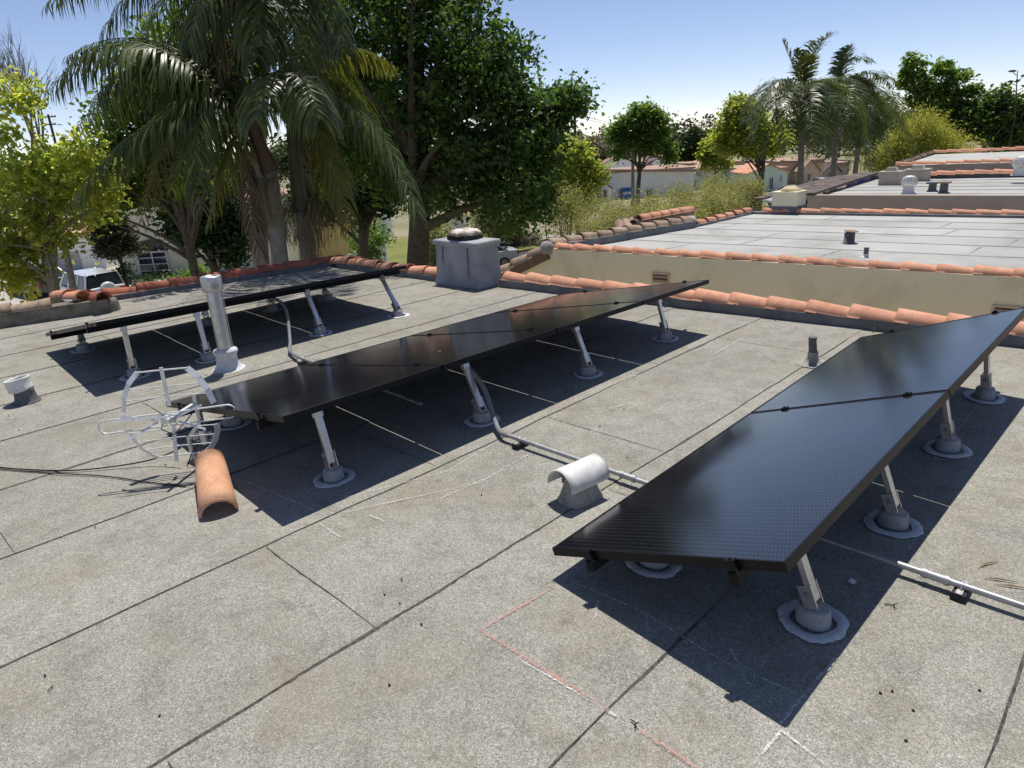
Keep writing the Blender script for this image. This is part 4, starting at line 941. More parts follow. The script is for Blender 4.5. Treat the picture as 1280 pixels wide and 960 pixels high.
def fwin(parent, px0, py0, px1, py1, d, frame=M_WFRAME, grid=(2, 2), arch=False, proud=.04):
    a, c = PD(px0, py1, d - proud), PD(px1, py0, d - proud); w = (c - a).dot(RIGHT0); h = c.z - a.z; o_ = a
    t = max(.05, min(w, h) * .06)
    b = MB(); 
    def rect(x0, z0, x1, z1, off):
        p = [o_ + RIGHT0 * x0 + UPZ * z0, o_ + RIGHT0 * x1 + UPZ * z0, o_ + RIGHT0 * x1 + UPZ * z1, o_ + RIGHT0 * x0 + UPZ * z1]
        q = [x - FWDH * off for x in p]; b.add(p + q, [(4, 5, 6, 7), (0, 1, 5, 4), (1, 2, 6, 5), (2, 3, 7, 6), (3, 0, 4, 7)])
    rect(0, 0, t, h, .06); rect(w - t, 0, w, h, .06); rect(0, 0, w, t, .06); rect(0, h - t, w, h, .06)
    for i in range(1, grid[0]): rect(w * i / grid[0] - t * .4, t, w * i / grid[0] + t * .4, h - t, .045)
    for i in range(1, grid[1]): rect(t, h * i / grid[1] - t * .3, w - t, h * i / grid[1] + t * .3, .04)
    fr = b.build('window', frame, parent)
    for i in range(grid[0]):
        for j in range(grid[1]):
            b = MB(); rect_ = [o_ + RIGHT0 * (w * (i + .02) / grid[0]) + UPZ * (h * (j + .02) / grid[1]), o_ + RIGHT0 * (w * (i + .98) / grid[0]) + UPZ * (h * (j + .02) / grid[1]), o_ + RIGHT0 * (w * (i + .98) / grid[0]) + UPZ * (h * (j + .98) / grid[1]), o_ + RIGHT0 * (w * (i + .02) / grid[0]) + UPZ * (h * (j + .98) / grid[1])]
            b.add([p - FWDH * .02 for p in rect_], [(0, 1, 2, 3)]); b.build('pane', M_GLASSW, fr)
    if arch:
        b = MB(); cx = o_ + RIGHT0 * (w / 2) + UPZ * h; pts = [cx + RIGHT0 * (w / 2 * math.cos(math.pi * k / 14)) + UPZ * (w / 2 * .75 * math.sin(math.pi * k / 14)) - FWDH * .03 for k in range(15)]
        b.add(pts, [tuple(range(15))]); b.build('arched_pane', M_GLASSW, fr)
    return fr
def gable(parent, px0, px1, pye, pyr, d, wallm, roofm, dep_len=7.0, over=.25, name='gable'):
    a, c = PD(px0, pye, d), PD(px1, pye, d); w = (c - a).dot(RIGHT0); ze = (a.z + c.z) / 2; zr = PD((px0 + px1) / 2, pyr, d).z; o_ = Vector((a.x, a.y, 0))
    b = MB(); P_ = [o_ + UPZ * GZ, o_ + RIGHT0 * w + UPZ * GZ, o_ + RIGHT0 * w + UPZ * ze, o_ + RIGHT0 * w / 2 + UPZ * zr, o_ + UPZ * ze]; Q = [p + FWDH * dep_len for p in P_]
    b.add(P_ + Q, [(0, 1, 2, 3, 4), (1, 6, 7, 2), (5, 0, 4, 9)]); b.build(name + '_wall', wallm, parent)
    for sgn in (0, 1):
        b = MB(); e = o_ + RIGHT0 * (w if sgn else 0) + UPZ * ze; r_ = o_ + RIGHT0 * w / 2 + UPZ * zr; dv = (e - r_); e2 = r_ + dv * (1 + over / dv.length) - FWDH * over; r2 = r_ - FWDH * over
        up = UPZ * .14; F_ = FWDH * (dep_len + over)
        b.add([r2 + UPZ * .02, e2 + UPZ * .02, e2 + F_ + UPZ * .02, r2 + F_ + UPZ * .02, r2 + up, e2 + up, e2 + F_ + up, r2 + F_ + up], [(0, 1, 2, 3), (4, 5, 6, 7), (0, 1, 5, 4), (1, 2, 6, 5), (2, 3, 7, 6)]); b.build('roof_slope', roofm, parent)

# cream house across the street, arched window and house number
h = root('cream_house', PD(215, 345, 42) * 1.0, 'cream stucco house with an arched window behind the palms', 'house'); h.location.z = GZ; OFF[h.name] = Vector(h.location)
fbox(h, 'wall', 132, 345, 255, 42, M_CREAM, 9)
fwin(h, 177, 313, 208, 347, 42, grid=(2, 4), arch=True)
b = MB(); c = PD(167, 310, 41.9); b.box(c, (.46, .08, .26), Matrix((RIGHT0, FWDH, UPZ)).transposed()); pl = b.build('number_plaque', M_DARKW, h)
b = MB()
for k in range(3): b.box(c - FWDH * .045 + RIGHT0 * (.11 * (k - 1)), (.075, .01, .12), Matrix((RIGHT0, FWDH, UPZ)).transposed())
o = b.build('plaque_relief', M_WFRAME, pl); o['kind'] = 'stuff'
h2 = root('yellow_house', PD(385, 310, 44), 'yellow stucco house wall seen between the palm trunks', 'house'); h2.location.z = GZ; OFF[h2.name] = Vector(h2.location)
fbox(h2, 'wall', 350, 440, 282, 46, M_YEL, 7); b = MB(); a = PD(350, 280, 45.7); b.bar(a, a + RIGHT0 * 5, .3, .14); b.build('eave', M_TILEC, h2)
h3 = root('white_wing_wall', PD(455, 310, 34), 'white sloping garden wall with a red lantern beside the tree', 'wall'); h3.location.z = GZ; OFF[h3.name] = Vector(h3.location)
A_ = [PD(425, 324, 34), PD(475, 298, 34), PD(481, 298, 34)]; b = MB(); f1 = [Vector((A_[0].x, A_[0].y, GZ)), Vector((A_[2].x, A_[2].y, GZ)), A_[2], A_[1], A_[0]]; f2 = [p + FWDH * .35 for p in f1]
b.add(f1 + f2, [(0, 1, 2, 3, 4), (9, 8, 7, 6, 5), (0, 5, 6, 1), (1, 6, 7, 2), (2, 7, 8, 3), (3, 8, 9, 4), (4, 9, 5, 0)]); b.build('wall', M_WHITE, h3)
b = MB(); q = PD(476, 302, 33.8); b.box(q, (.22, .16, .30)); b.lathe([(.18, .15), (.02, .30)], q, 8); b.build('lantern', M_BRICK, h3)
h4 = root('grey_garage', PD(548, 285, 60), 'pale grey wall of a garage glimpsed under the big tree', 'garage'); h4.location.z = GZ; OFF[h4.name] = Vector(h4.location)
fbox(h4, 'wall', 432, 475, 272, 58, M_WHITE, 6); fbox(h4, 'wing_wall', 548, 580, 272, 62, M_WHITE, 6)
b = MB(); q0 = PD(428, 271, 57.6); b.bar(q0, q0 + RIGHT0 * 3.4, .4, .16); b.build('eave', M_SHING, h4)
h5 = root('garage_block', PD(80, 330, 44), 'white garage wall behind the parked suv', 'garage'); h5.location.z = GZ; OFF[h5.name] = Vector(h5.location)
fbox(h5, 'wall', -60, 125, 300, 46, M_WHITE, 7)
b = MB(); q0 = PD(50, 318, 45.95); q1 = PD(105, 345, 45.95); wv = (q1 - q0).dot(RIGHT0); b.add([q0 - FWDH * .04, q0 + RIGHT0 * wv - FWDH * .04, q0 + RIGHT0 * wv + UPZ * (-2.6) - FWDH * .04, q0 + UPZ * -2.6 - FWDH * .04], [(3, 2, 1, 0)]); b.build('garage_door', surf('garage_lilac', (0.45, 0.43, 0.52), None, 2, .7), h5)

# long white house in the middle distance
h6 = root('white_house', PD(790, 240, 86), 'long white flat-roofed house with a small gabled porch behind the shrubs', 'house'); h6.location.z = GZ; OFF[h6.name] = Vector(h6.location)
fbox(h6, 'wall', 742, 868, 214, 86, M_WHITE, 10)
a = PD(741, 213, 85.8); b = MB(); b.bar(a, PD(869, 213, 85.8), .5, .25); b.build('parapet_cap', M_TILEC, h6)
gable(h6, 738, 764, 236, 226, 83, M_WHITE, M_DARKW, 3, .2, 'porch')
fwin(h6, 746, 237, 751.5, 249, 82.9, M_WFRAME, (1, 2)); fwin(h6, 753, 237, 759, 249, 82.9, M_WFRAME, (1, 2)); fwin(h6, 808, 236, 815, 249, 85.9, M_WFRAME, (1, 2)); fwin(h6, 774, 236, 779, 248, 85.9, M_WFRAME, (1, 2))
h7 = root('two_storey_house', PD(805, 205, 100), 'white upper storey with a red tile roof rising behind the white house', 'house'); h7.location.z = GZ; OFF[h7.name] = Vector(h7.location)
fbox(h7, 'wall', 756, 838, 204, 100, M_WHITE, 9); fbox(h7, 'tower_wall', 817, 839, 197, 99, M_WHITE, 6)
gable(h7, 752, 795, 205, 195, 99.5, M_WHITE, M_TILEC, 8); fwin(h7, 800, 205, 806, 213, 99.9); fwin(h7, 810, 205, 815, 213, 99.9)
b = MB(); q = PD(785, 237, 72); b.box(q, (1.35, .06, .42), Matrix((RIGHT0, FWDH, UPZ)).transposed()); b.box(q - UPZ * .62, (1.2, .06, .34), Matrix((RIGHT0, FWDH, UPZ)).transposed())
for sx in (-.62, .62): b.bar(q + RIGHT0 * sx + UPZ * .3, q + RIGHT0 * sx + UPZ * -2.6, .06, .06, FWDH)
o = b.build('blue_banner', M_BLUE); props(o, 'blue banner on two posts in front of the white house', 'banner')
def tiled_house(label, px0, px1, pyt, d, wallm, gpx0, gpx1, pye, pyr, roofm, wins=(), dep_len=9):
    h = root('tiled_house', PD((px0 + px1) / 2, 240, d), label, 'house'); h.location.z = GZ; OFF[h.name] = Vector(h.location)
    fbox(h, 'wall', px0, px1, pyt, d + 2.5, wallm, dep_len); a = PD(px0, pyt, d + 2.3); b = MB(); b.bar(a, PD(px1, pyt, d + 2.3), .5, .22); b.build('parapet_cap', M_TILEC, h)
    gable(h, gpx0, gpx1, pye, pyr, d, wallm, roofm, 6, .3)
    for w in wins: fwin(h, *w)
    return h
tiled_house('mint green gabled house with a pale tile roof above the shrubs', 848, 905, 212, 92, M_MINT, 846, 892, 233, 217, M_TILEF, [(866, 226, 871, 233, 92)])
tiled_house('long low house with weathered tile roof behind the mint gable', 838, 930, 205, 104, M_TANH, 860, 905, 213, 203, M_TILEF)
tiled_house('pale house with a flat roof behind the leaning tree', 892, 970, 210, 98, M_WHITE, 925, 955, 222, 212, M_TILEF)
tiled_house('mint green house with an orange gable roof beside the parked minivan', 935, 985, 212, 84, M_MINT, 936, 984, 216, 206, M_TILE, [(961, 222, 967, 237, 84), (975, 219, 978, 228, 84)])
tiled_house('sand coloured stucco house with a front window behind the palm trunk', 976, 1030, 202, 90, M_TANH, 1001, 1024, 213, 200, M_TILEF, [(990, 216, 998, 229, 92.4), (1009, 217, 1014, 226, 90)])
tiled_house('dim brown house in the shade behind the right-hand palms', 1022, 1062, 205, 96, M_BROWN, 1030, 1050, 214, 204, M_SHING, [(1034, 215, 1040, 224, 96)])
hr = root('white_shed', PD(1240, 200, 60), 'low white building with a plain wall beside the brick chimney', 'building'); hr.location.z = GZ; OFF[hr.name] = Vector(hr.location)
fbox(hr, 'wall', 1232, 1300, 196, 58, M_WHITE, 6); b = MB(); q0 = PD(1229, 195, 57.7); b.bar(q0, q0 + RIGHT0 * 6, .5, .16); b.build('eave', M_CONC, hr)
hr2 = root('tan_bungalow', PD(1220, 195, 95), 'small tan bungalow glimpsed under the right-hand trees', 'building'); hr2.location.z = GZ; OFF[hr2.name] = Vector(hr2.location)
gable(hr2, 1205, 1250, 193, 184, 95, M_TANH, M_TILEC, 6); fbox(hr2, 'wall', 1208, 1226, 196, 94, M_WHITE, 3)

# ------------------------------------------------------------------ cars
def car(name, label, cat, pos, heading, paint, kind='sedan', spare=False, group=None):
    """pos = ground point under the car's centre, heading = direction of its nose"""
    Ln, Wd, Hh = {'sedan': (4.7, 1.8, 1.45), 'suv': (4.5, 1.85, 1.76), 'van': (5.0, 1.95, 1.75)}[kind]
    rt = root(name, pos, label, cat, group)
    f = Vector((heading.x, heading.y, 0)).normalized(); l = Vector((-f.y, f.x, 0)); hw = Wd / 2
    def P(x, y, z): return pos + f * x + l * y + UPZ * z
    # side profile from rear to nose: (x, sill..belt height, roof height)
    if kind == 'sedan':
        belt = [(-2.33, .62, .95), (-2.25, .35, 1.02), (-1.6, .25, 1.05), (-.6, .22, 1.0), (.8, .22, .97), (1.5, .22, .90), (2.1, .3, .76), (2.33, .4, .60)]
        gh = [(-1.75, 1.02), (-1.05, 1.40), (-.2, 1.45), (.45, 1.40), (1.25, .95)]
    elif kind == 'suv':
        belt = [(-2.2, .45, .95), (-2.18, .35, 1.08), (-1.6, .28, 1.08), (-.6, .28, 1.05), (.8, .28, 1.03), (1.5, .3, .98), (2.1, .4, .85), (2.25, .5, .68)]
        gh = [(-2.14, 1.07), (-1.95, 1.68), (-.6, 1.76), (.3, 1.72), (1.0, 1.03)]
    else:
        belt = [(-2.45, .45, 1.0), (-2.42, .32, 1.12), (-1.6, .25, 1.1), (-.6, .22, 1.05), (.9, .22, 1.0), (1.7, .25, .92), (2.3, .35, .74), (2.48, .45, .6)]
        gh = [(-2.38, 1.1), (-2.1, 1.68), (-.6, 1.75), (.5, 1.68), (1.75, .95)]
    b = MB(); vs = []; n = len(belt)
    for i, (x, s0, s1) in enumerate(belt):
        e = .86 if i in (0, n - 1) else (.95 if i in (1, n - 2) else 1.0)
        for yy, zz in ((-hw * e * .92, s0), (-hw * e, (s0 + s1) / 2), (-hw * e * .95, s1), (0, s1 + .03), (hw * e * .95, s1), (hw * e, (s0 + s1) / 2), (hw * e * .92, s0)): vs.append(P(x, yy, zz))
    fs = [(i * 7 + j, i * 7 + j + 1, (i + 1) * 7 + j + 1, (i + 1) * 7 + j) for i in range(n - 1) for j in range(6)] + [tuple(range(6, -1, -1)), tuple(range((n - 1) * 7, n * 7))]
    fs += [(i * 7 + 6, i * 7, (i + 1) * 7, (i + 1) * 7 + 6) for i in range(n - 1)]
    b.add(vs, fs, 0, False); body = b.build('body', paint, rt, bevel=.05)
    # greenhouse
    rw = hw * .74; bw = hw * .93; g = MB(); gv = []
    for i, (x, z) in enumerate(gh):
        w = bw if i in (0, len(gh) - 1) else rw
        gv += [P(x, -w, z), P(x, w, z)]
    roof_pts = gh[1:-1]
    b = MB(); k = len(roof_pts); vs = []
    for x, z in roof_pts: vs += [P(x, -rw, z - .05), P(x, -rw * .8, z), P(x, rw * .8, z), P(x, rw, z - .05)]
    b.add(vs, [(4 * i + j, 4 * i + j + 1, 4 * i + 4 + j + 1, 4 * i + 4 + j) for i in range(k - 1) for j in range(3)], 0, True); b.build('roof', paint, rt)
    zb = gh[0][1]
    # pillars + glass
    def qd(name, pts, mat, par=rt):
        bb = MB(); bb.add(pts, [tuple(range(len(pts)))]); return bb.build(name, mat, par)
    qd('rear_window', [P(gh[0][0], -bw * .9, zb), P(gh[0][0], bw * .9, zb), P(gh[1][0], rw * .95, gh[1][1] - .06), P(gh[1][0], -rw * .95, gh[1][1] - .06)], M_GLASSW)
    qd('windscreen', [P(gh[-1][0], -bw * .92, gh[-1][1]), P(gh[-1][0], bw * .92, gh[-1][1]), P(gh[-2][0], rw * .95, gh[-2][1] - .05), P(gh[-2][0], -rw * .95, gh[-2][1] - .05)], M_GLASSW)
    for sg in (-1, 1):
        xs = np.linspace(gh[1][0], gh[-2][0], 4)
        rb = gh[0][0] + .12; fb = gh[-1][0] - .15
        lowx = np.linspace(rb, fb, 4)
        for i in range(3):
            qd('side_window', [P(lowx[i] + .05, sg * bw * .985, zb + .0), P(lowx[i + 1] - .05, sg * bw * .985, zb), P(xs[i + 1] - .04, sg * rw * 1.01, gh[2][1] - .09), P(xs[i] + .04, sg * rw * 1.01, gh[2][1] - .09)], M_GLASSW)
        for i in range(4):
            bb = MB(); bb.bar(P(lowx[i], sg * bw, zb - .03), P(xs[i], sg * rw, gh[2][1] - .05), .09, .04, l); bb.build('pillar', paint, rt)
        for xw in (-Ln * .29, Ln * .30):
            c = P(xw, sg * (hw - .10), .33); Mx = Matrix((f, UPZ, l)).transposed()
            w_ = MB(); w_.lathe([(.22, -.10), (.31, -.10), (.33, -.06), (.33, .06), (.31, .10), (.22, .10)], c, 20, Mx); wh = w_.build('wheel', M_TYRE, rt)
            w_ = MB(); w_.lathe([(0, .07 * sg), (.10, .085 * sg), (.20, .08 * sg), (.225, .095 * sg)], c, 16, Mx)
            for k5 in range(5):
                a = 2 * math.pi * k5 / 5; w_.bar(c + l * (.09 * sg), c + l * (.09 * sg) + (f * math.cos(a) + UPZ * math.sin(a)) * .2, .05, .02, l)
            w_.build('rim', M_RIM, wh)
        bb = MB(); bb.box(P(-Ln / 2 + .07, sg * hw * .76, .85), (.10, .30, .26), Matrix((f, l, UPZ)).transposed()); bb.build('tail_light', M_REDL, rt)
        bb = MB(); bb.box(P(Ln / 2 - .17, sg * hw * .68, .66), (.16, .36, .14), Matrix((f, l, UPZ)).transposed()); bb.build('headlight', M_HEADL, rt)
        bb = MB(); bb.box(P(gh[-1][0] - .30, sg * (hw + .08), zb + .05), (.12, .18, .13), Matrix((f, l, UPZ)).transposed()); bb.build('mirror', paint, rt, bevel=.03)
    if spare:
        c = P(-Ln / 2 - .06, 0, .98); Mx = Matrix((UPZ, l, f)).transposed(); w_ = MB(); w_.lathe([(0, -.12), (.28, -.12), (.34, -.08), (.34, .08)], c, 20, Mx); w_.build('spare_wheel_cover', paint, rt)
    return rt
def gp(px_, d, z=None): q = PD(px_, 340 if z else 300, d); return Vector((q.x, q.y, (z if z else GZ) + .013))
car('parked_suv', 'white suv with a covered spare wheel parked behind the roof edge', 'car', gp(104, 33.5, YZ), FWDH * .62 - RIGHT0 * .78, M_CWHITE, 'suv', True)
car('parked_car', 'black car parked in front of the white garage', 'car', gp(46, 37.5, YZ), FWDH * .62 - RIGHT0 * .78, M_CBLACK, 'sedan')
car('parked_sedan', 'silver sedan half hidden behind the grey chimney', 'car', gp(598, 43.5), -RIGHT0 * .97 - FWDH * .25, M_CSILV, 'sedan')
car('parked_minivan', 'pale silver minivan behind the cream chimney', 'car', gp(984, 68), -RIGHT0 * .97 - FWDH * .25, M_CGREY, 'van')
car('parked_suv', 'white suv parked between the palm trunks', 'car', gp(1018, 76), -RIGHT0 * .97 - FWDH * .2, M_CWHITE, 'suv')
b = MB(); q = gp(1074, 62); q.z = GZ
b.box(PD(1073, 233, 62), (1.6, 1.4, 1.5), Matrix((RIGHT0, FWDH, UPZ)).transposed(), taper=.92); zb_ = PD(1073, 233, 62).z - .75
b.box(Vector((q.x, q.y, (GZ + zb_) / 2)), (1.5, 1.3, zb_ - GZ), Matrix((RIGHT0, FWDH, UPZ)).transposed()); o = b.build('covered_trailer', M_BLUE, bevel=.06); props(o, 'blue tarpaulin covered stack behind the right-hand palms', 'tarpaulin')

# ------------------------------------------------------------------ poles and wires
def pole(px_, pyt, d, label, arms, tx=False):
    t = PD(px_, pyt, d); rt = root('utility_pole', (t.x, t.y, GZ), label, 'utility pole')
    b = MB(); b.tube([(t.x, t.y, GZ), (t.x, t.y, t.z)], [.22, .14], 10); b.build('pole', M_POLE, rt)
    for dz, w in arms:
        c = Vector((t.x, t.y, t.z - dz)) - FWDH * .16; ax = (RIGHT0 * .9 + FWDH * .3).normalized(); b = MB(); b.bar(c - ax * w / 2, c + ax * w / 2, .13, .14); ar = b.build('crossarm', M_POLE, rt)
        for k in (-.46, -.28, .28, .46):
            b = MB(); b.lathe([(.05, .06), (.07, .12), (.04, .22), (0, .24)], c + ax * w * k, 8); b.build('insulator', M_CONC, ar)
    if tx:
        b = MB(); b.lathe([(0, -1.1), (.3, -1.1), (.3, -.2), (.1, -.1), (0, -.1)], Vector((t.x, t.y, t.z - 2.4)) + RIGHT0 * .5, 12); b.build('transformer', M_STEELP, rt)
    return t
t1 = pole(718, 133, 78, 'dark wooden utility pole with two crossarms and a transformer beside the big tree', [(.8, 2.6), (3.4, 2.4)], True)
t2 = pole(855.5, 154, 150, 'distant wooden utility pole in front of the dark conifer', [(.3, 2.4)])
t3 = pole(60, 143, 95, 'thin utility pole behind the bare branches', [(.3, 1.8), (1.2, 1.4)])
for k, dz in enumerate((.7, .75, 3.3)):
    a = t1 - UPZ * dz + RIGHT0 * (-1 + k); c = t2 - UPZ * (.2 + .3 * (k == 2)) + RIGHT0 * (-1 + k); pts = [a.lerp(c, i / 14) - UPZ * (1.1 * math.sin(math.pi * i / 14)) for i in range(15)]
    b = MB(); b.tube(pts, .018, 5, cap=False); o = b.build('power_line', M_WIRE); props(o, 'thin power line strung between the two right-hand utility poles', 'wire', 'power lines between the utility poles')
    c2 = t2 + (t2 - t1) * .9 + RIGHT0 * 40; pts = [(t2 - UPZ * .2 + RIGHT0 * (-1 + k)).lerp(c2, i / 10) - UPZ * (1.5 * math.sin(math.pi * i / 10)) for i in range(11)]
    b = MB(); b.tube(pts, .02, 5, cap=False); o = b.build('power_line', M_WIRE); props(o, 'thin power line leading away from the distant utility pole', 'wire', 'power lines beyond the distant pole')
t = PD(791, 158, 70); rt = root('street_lamp', (t.x, t.y, GZ), 'tall grey street lamp in front of the spreading tree', 'street lamp')
b = MB(); b.tube([(t.x, t.y, GZ), (t.x, t.y, t.z)], [.20, .11], 10); b.build('pole', M_STEELP, rt)
b = MB(); e = PD(764, 167, 70); b.tube([t - UPZ * 1.6, t.lerp(e, .5) - UPZ * .9, e], .05, 6); ar = b.build('arm', M_STEELP, rt)
b = MB(); b.box(e - RIGHT0 * .2, (.7, .28, .14), Matrix((RIGHT0, FWDH, UPZ)).transposed()); b.build('lamp_head', M_STEELP, ar, bevel=.04)

# ------------------------------------------------------------------ foliage
def unit(n, rng):
    v_ = rng.normal(size=(n, 3)); return v_ / np.linalg.norm(v_, axis=1, keepdims=True)
def leaf_mesh(name, C, size, rng, aspect=.62, droop=0.0, off=(0, 0, 0), up_bias=.25, sizevar=.5):
    n = len(C); a = unit(n, rng); a[:, 2] = a[:, 2] * .6 - droop; a /= np.linalg.norm(a, axis=1, keepdims=True)
    nr = unit(n, rng); nr[:, 2] = np.abs(nr[:, 2]) + up_bias; w = np.cross(nr, a); w /= np.linalg.norm(w, axis=1, keepdims=True) + 1e-9
    nn_ = np.cross(a, w); s = size * (1 + rng.uniform(-sizevar, sizevar, (n, 1)))
    b0 = C - a * s * .5; tp = C + a * s * .5; mid = C - a * s * .06; l = mid + w * s * aspect * .5 + nn_ * s * .12; r = mid - w * s * aspect * .5 + nn_ * s * .12
    V = np.stack([b0, r, tp, l], 1).reshape(-1, 3) - np.array(off); F = np.arange(n * 4).reshape(-1, 4)
    return np_mesh(name, V, F)
RV, FV = np.array(RIGHT0), np.array(FWDH); ZV = np.array((0, 0, 1.0))
def blob_points(blobs, n_cl, per, spread, rng, shell=.55, flat=1.0):
    vol = np.array([b[2] * b[3] for b in blobs], float); pick = rng.choice(len(blobs), n_cl, p=vol / vol.sum()); out = []; cen = []
    for i in pick:
        px_, py_, rx, ry, d, rd = blobs[i]; k = d / FPX; u = unit(1, rng)[0]; rr = rng.uniform(shell, 1.0) ** .8 * (rng.uniform(1.0, 1.16) if rng.random() < .2 else 1.0)
        c = np.array(PD(px_, py_, d)) + RV * u[0] * rx * k * rr + FV * u[1] * rd * rr + ZV * u[2] * ry * k * rr
        cen.append(c); m_ = max(3, int(per * rng.uniform(.5, 1.5))); g = rng.normal(size=(m_, 3)) * spread * rng.uniform(.6, 1.25); g[:, 2] *= flat
        out.append(c + g)
    return np.concatenate(out), np.array(cen)
def tree(name, label, cat, trunk_px, d, blobs, mat, n_cl, per, spread, leaf, trunk_r=.2, bark=M_BARK, group=None, aspect=.62, droop=0.1, limbs=8, seed=1, trunk_top=None, shell=.5, flat=.8, base_z=GZ, bend=0.0):
    rng = np.random.default_rng(seed); b0 = PD(trunk_px[0], trunk_px[1], d); base = Vector((b0.x, b0.y, base_z))
    rt = root(name, base, label, cat, group)
    bl = [(q + (d, max(q[2], q[3]) * d / FPX * .65))[:6] if len(q) == 4 else q for q in blobs]
    Cp, cen = blob_points(bl, n_cl, per, spread, rng, shell, flat)
    me = leaf_mesh('crown', Cp, leaf, rng, aspect, droop, base); link('crown', me, mat, rt)
    # trunk and limbs
    tt = PD(trunk_top[0], trunk_top[1], d) if trunk_top else Vector((b0.x, b0.y, b0.z + 1.5))
    t_ = MB(); rr = random.Random(seed); pts = []
    for i in range(7):
        s = i / 6; p = base.lerp(tt, s); p += Vector((rr.uniform(-.5, .5), rr.uniform(-.5, .5), 0)) * trunk_r * (.6 if 0 < i < 6 else 0) + RIGHT0 * bend * math.sin(math.pi * s); pts.append(p)
    t_.tube(pts, [trunk_r * (1.25 - .6 * i / 6) if i else trunk_r * 1.5 for i in range(7)], 10)
    idx = rng.choice(len(cen), min(limbs, len(cen)), replace=False)
    for i in idx:
        e = Vector(cen[i]); s0 = pts[3].lerp(tt, rr.uniform(.2, 1)); mid_ = s0.lerp(e, .45) + Vector((rr.uniform(-.3, .3), rr.uniform(-.3, .3), .35)) * (e - s0).length * .35
        q = []; 
        for k in range(7):
            t2_ = k / 6; q.append((1 - t2_) ** 2 * s0 + 2 * t2_ * (1 - t2_) * mid_ + t2_ ** 2 * e)
        t_.tube(q, [trunk_r * (.5 - .43 * k / 6) for k in range(7)], 7, cap=False)
        for _ in range(2):
            j = rng.integers(len(cen)); e2 = Vector(cen[j]); s1 = q[rr.randint(2, 5)]
            if (e2 - s1).length < (e - s0).length * .8: t_.tube([s1, s1.lerp(e2, .5) + Vector((0, 0, .1)), e2], [trunk_r * .16, trunk_r * .1, trunk_r * .03], 5, cap=False)
    t_.build('trunk', bark, rt); return rt

tree('broadleaf_tree', 'huge dark green broadleaf tree rising behind the grey chimney', 'tree', (514, 300), 21,
     [(470, 30, 75, 60, 21.5, 2.6), (552, 40, 62, 70, 21, 2.6), (540, -40, 110, 50, 21.5, 2.6), (600, 70, 42, 50, 20.5, 2.2), (628, 100, 42, 48, 20.5, 2.2), (520, 135, 62, 55, 21.5, 2.4), (590, 160, 66, 60, 20.5, 2.6), (655, 165, 40, 55, 20.5, 1.8), (636, 238, 52, 50, 20.5, 2.2), (672, 235, 22, 52, 20.5, 1.2), (706, 126, 27, 24, 20.5, .9), (712, 122, 20, 18, 20.5, .7), (700, 140, 20, 20, 20.5, .7), (686, 150, 24, 28, 20.5, .9), (676, 190, 22, 40, 20.5, 1.0), (560, 228, 52, 42, 21, 2.2), (448, 120, 44, 62, 22.5, 2.2), (425, 200, 40, 45, 22.5, 2.0), (500, 215, 40, 45, 22.0, 1.8), (410, 40, 40, 60, 22.5, 2)],
     L_SWEET, 1060, 54, .235, .15, .36, M_BARK, droop=.35, limbs=26, seed=3, trunk_top=(520, 150), shell=.25, flat=.9)
tree('broadleaf_tree', 'yellowing leafy tree beyond the left roof edge', 'tree', (8, 300), 13,
     [(25, 255, 62, 48), (82, 215, 46, 40), (20, 325, 40, 40), (105, 262, 40, 34), (10, 130, 22, 30), (58, 290, 38, 34), (100, 190, 34, 26), (40, 210, 40, 26), (30, 175, 30, 20), (84, 150, 12, 10), (126, 232, 24, 26), (4, 300, 26, 80), (40, 120, 10, 12), (24, 352, 22, 20), (78, 300, 18, 16)],
     L_YEL, 330, 24, .15, .115, .10, M_BARK2, droop=.3, limbs=22, seed=5, trunk_top=(40, 200), shell=.3)
tree('broadleaf_tree', 'mid green tree behind the drooping palm fronds', 'tree', (236, 300), 22,
     [(160, 210, 56, 44), (190, 150, 60, 50), (125, 250, 30, 26), (215, 205, 48, 40), (240, 90, 70, 60), (165, 245, 30, 18)], L_MID, 620, 34, .25, .17, .16, M_BARK, droop=.3, limbs=16, seed=6, shell=.3)
tree('broadleaf_tree', 'dark round tree in front of the cream house', 'tree', (268, 340), 33, [(252, 268, 44, 36), (236, 292, 26, 20), (284, 290, 30, 36), (245, 240, 56, 34), (290, 320, 20, 12)], L_DARK, 620, 34, .30, .22, .22, M_BARK, droop=.2, limbs=12, seed=8, shell=.2)
tree('broadleaf_tree', 'dark dense tree filling the gap between the palms and the big trunk', 'tree', (455, 300), 28, [(440, 225, 46, 44), (480, 175, 40, 50), (410, 170, 44, 50), (470, 250, 40, 26), (400, 250, 36, 30), (430, 110, 50, 50)], L_DARK, 520, 40, .30, .2, .2, M_BARK, droop=.3, limbs=12, seed=88, shell=.2)
tree('topiary_tree', 'clipped dark topiary tree with a flat base in front of the cream house', 'tree', (152, 330), 36, [(140, 285, 24, 18), (142, 300, 28, 16), (150, 313, 32, 9), (128, 270, 22, 20)], L_TOPI, 420, 34, .18, .14, .10, M_BARK, droop=0, limbs=8, seed=9, shell=.3, flat=.6)
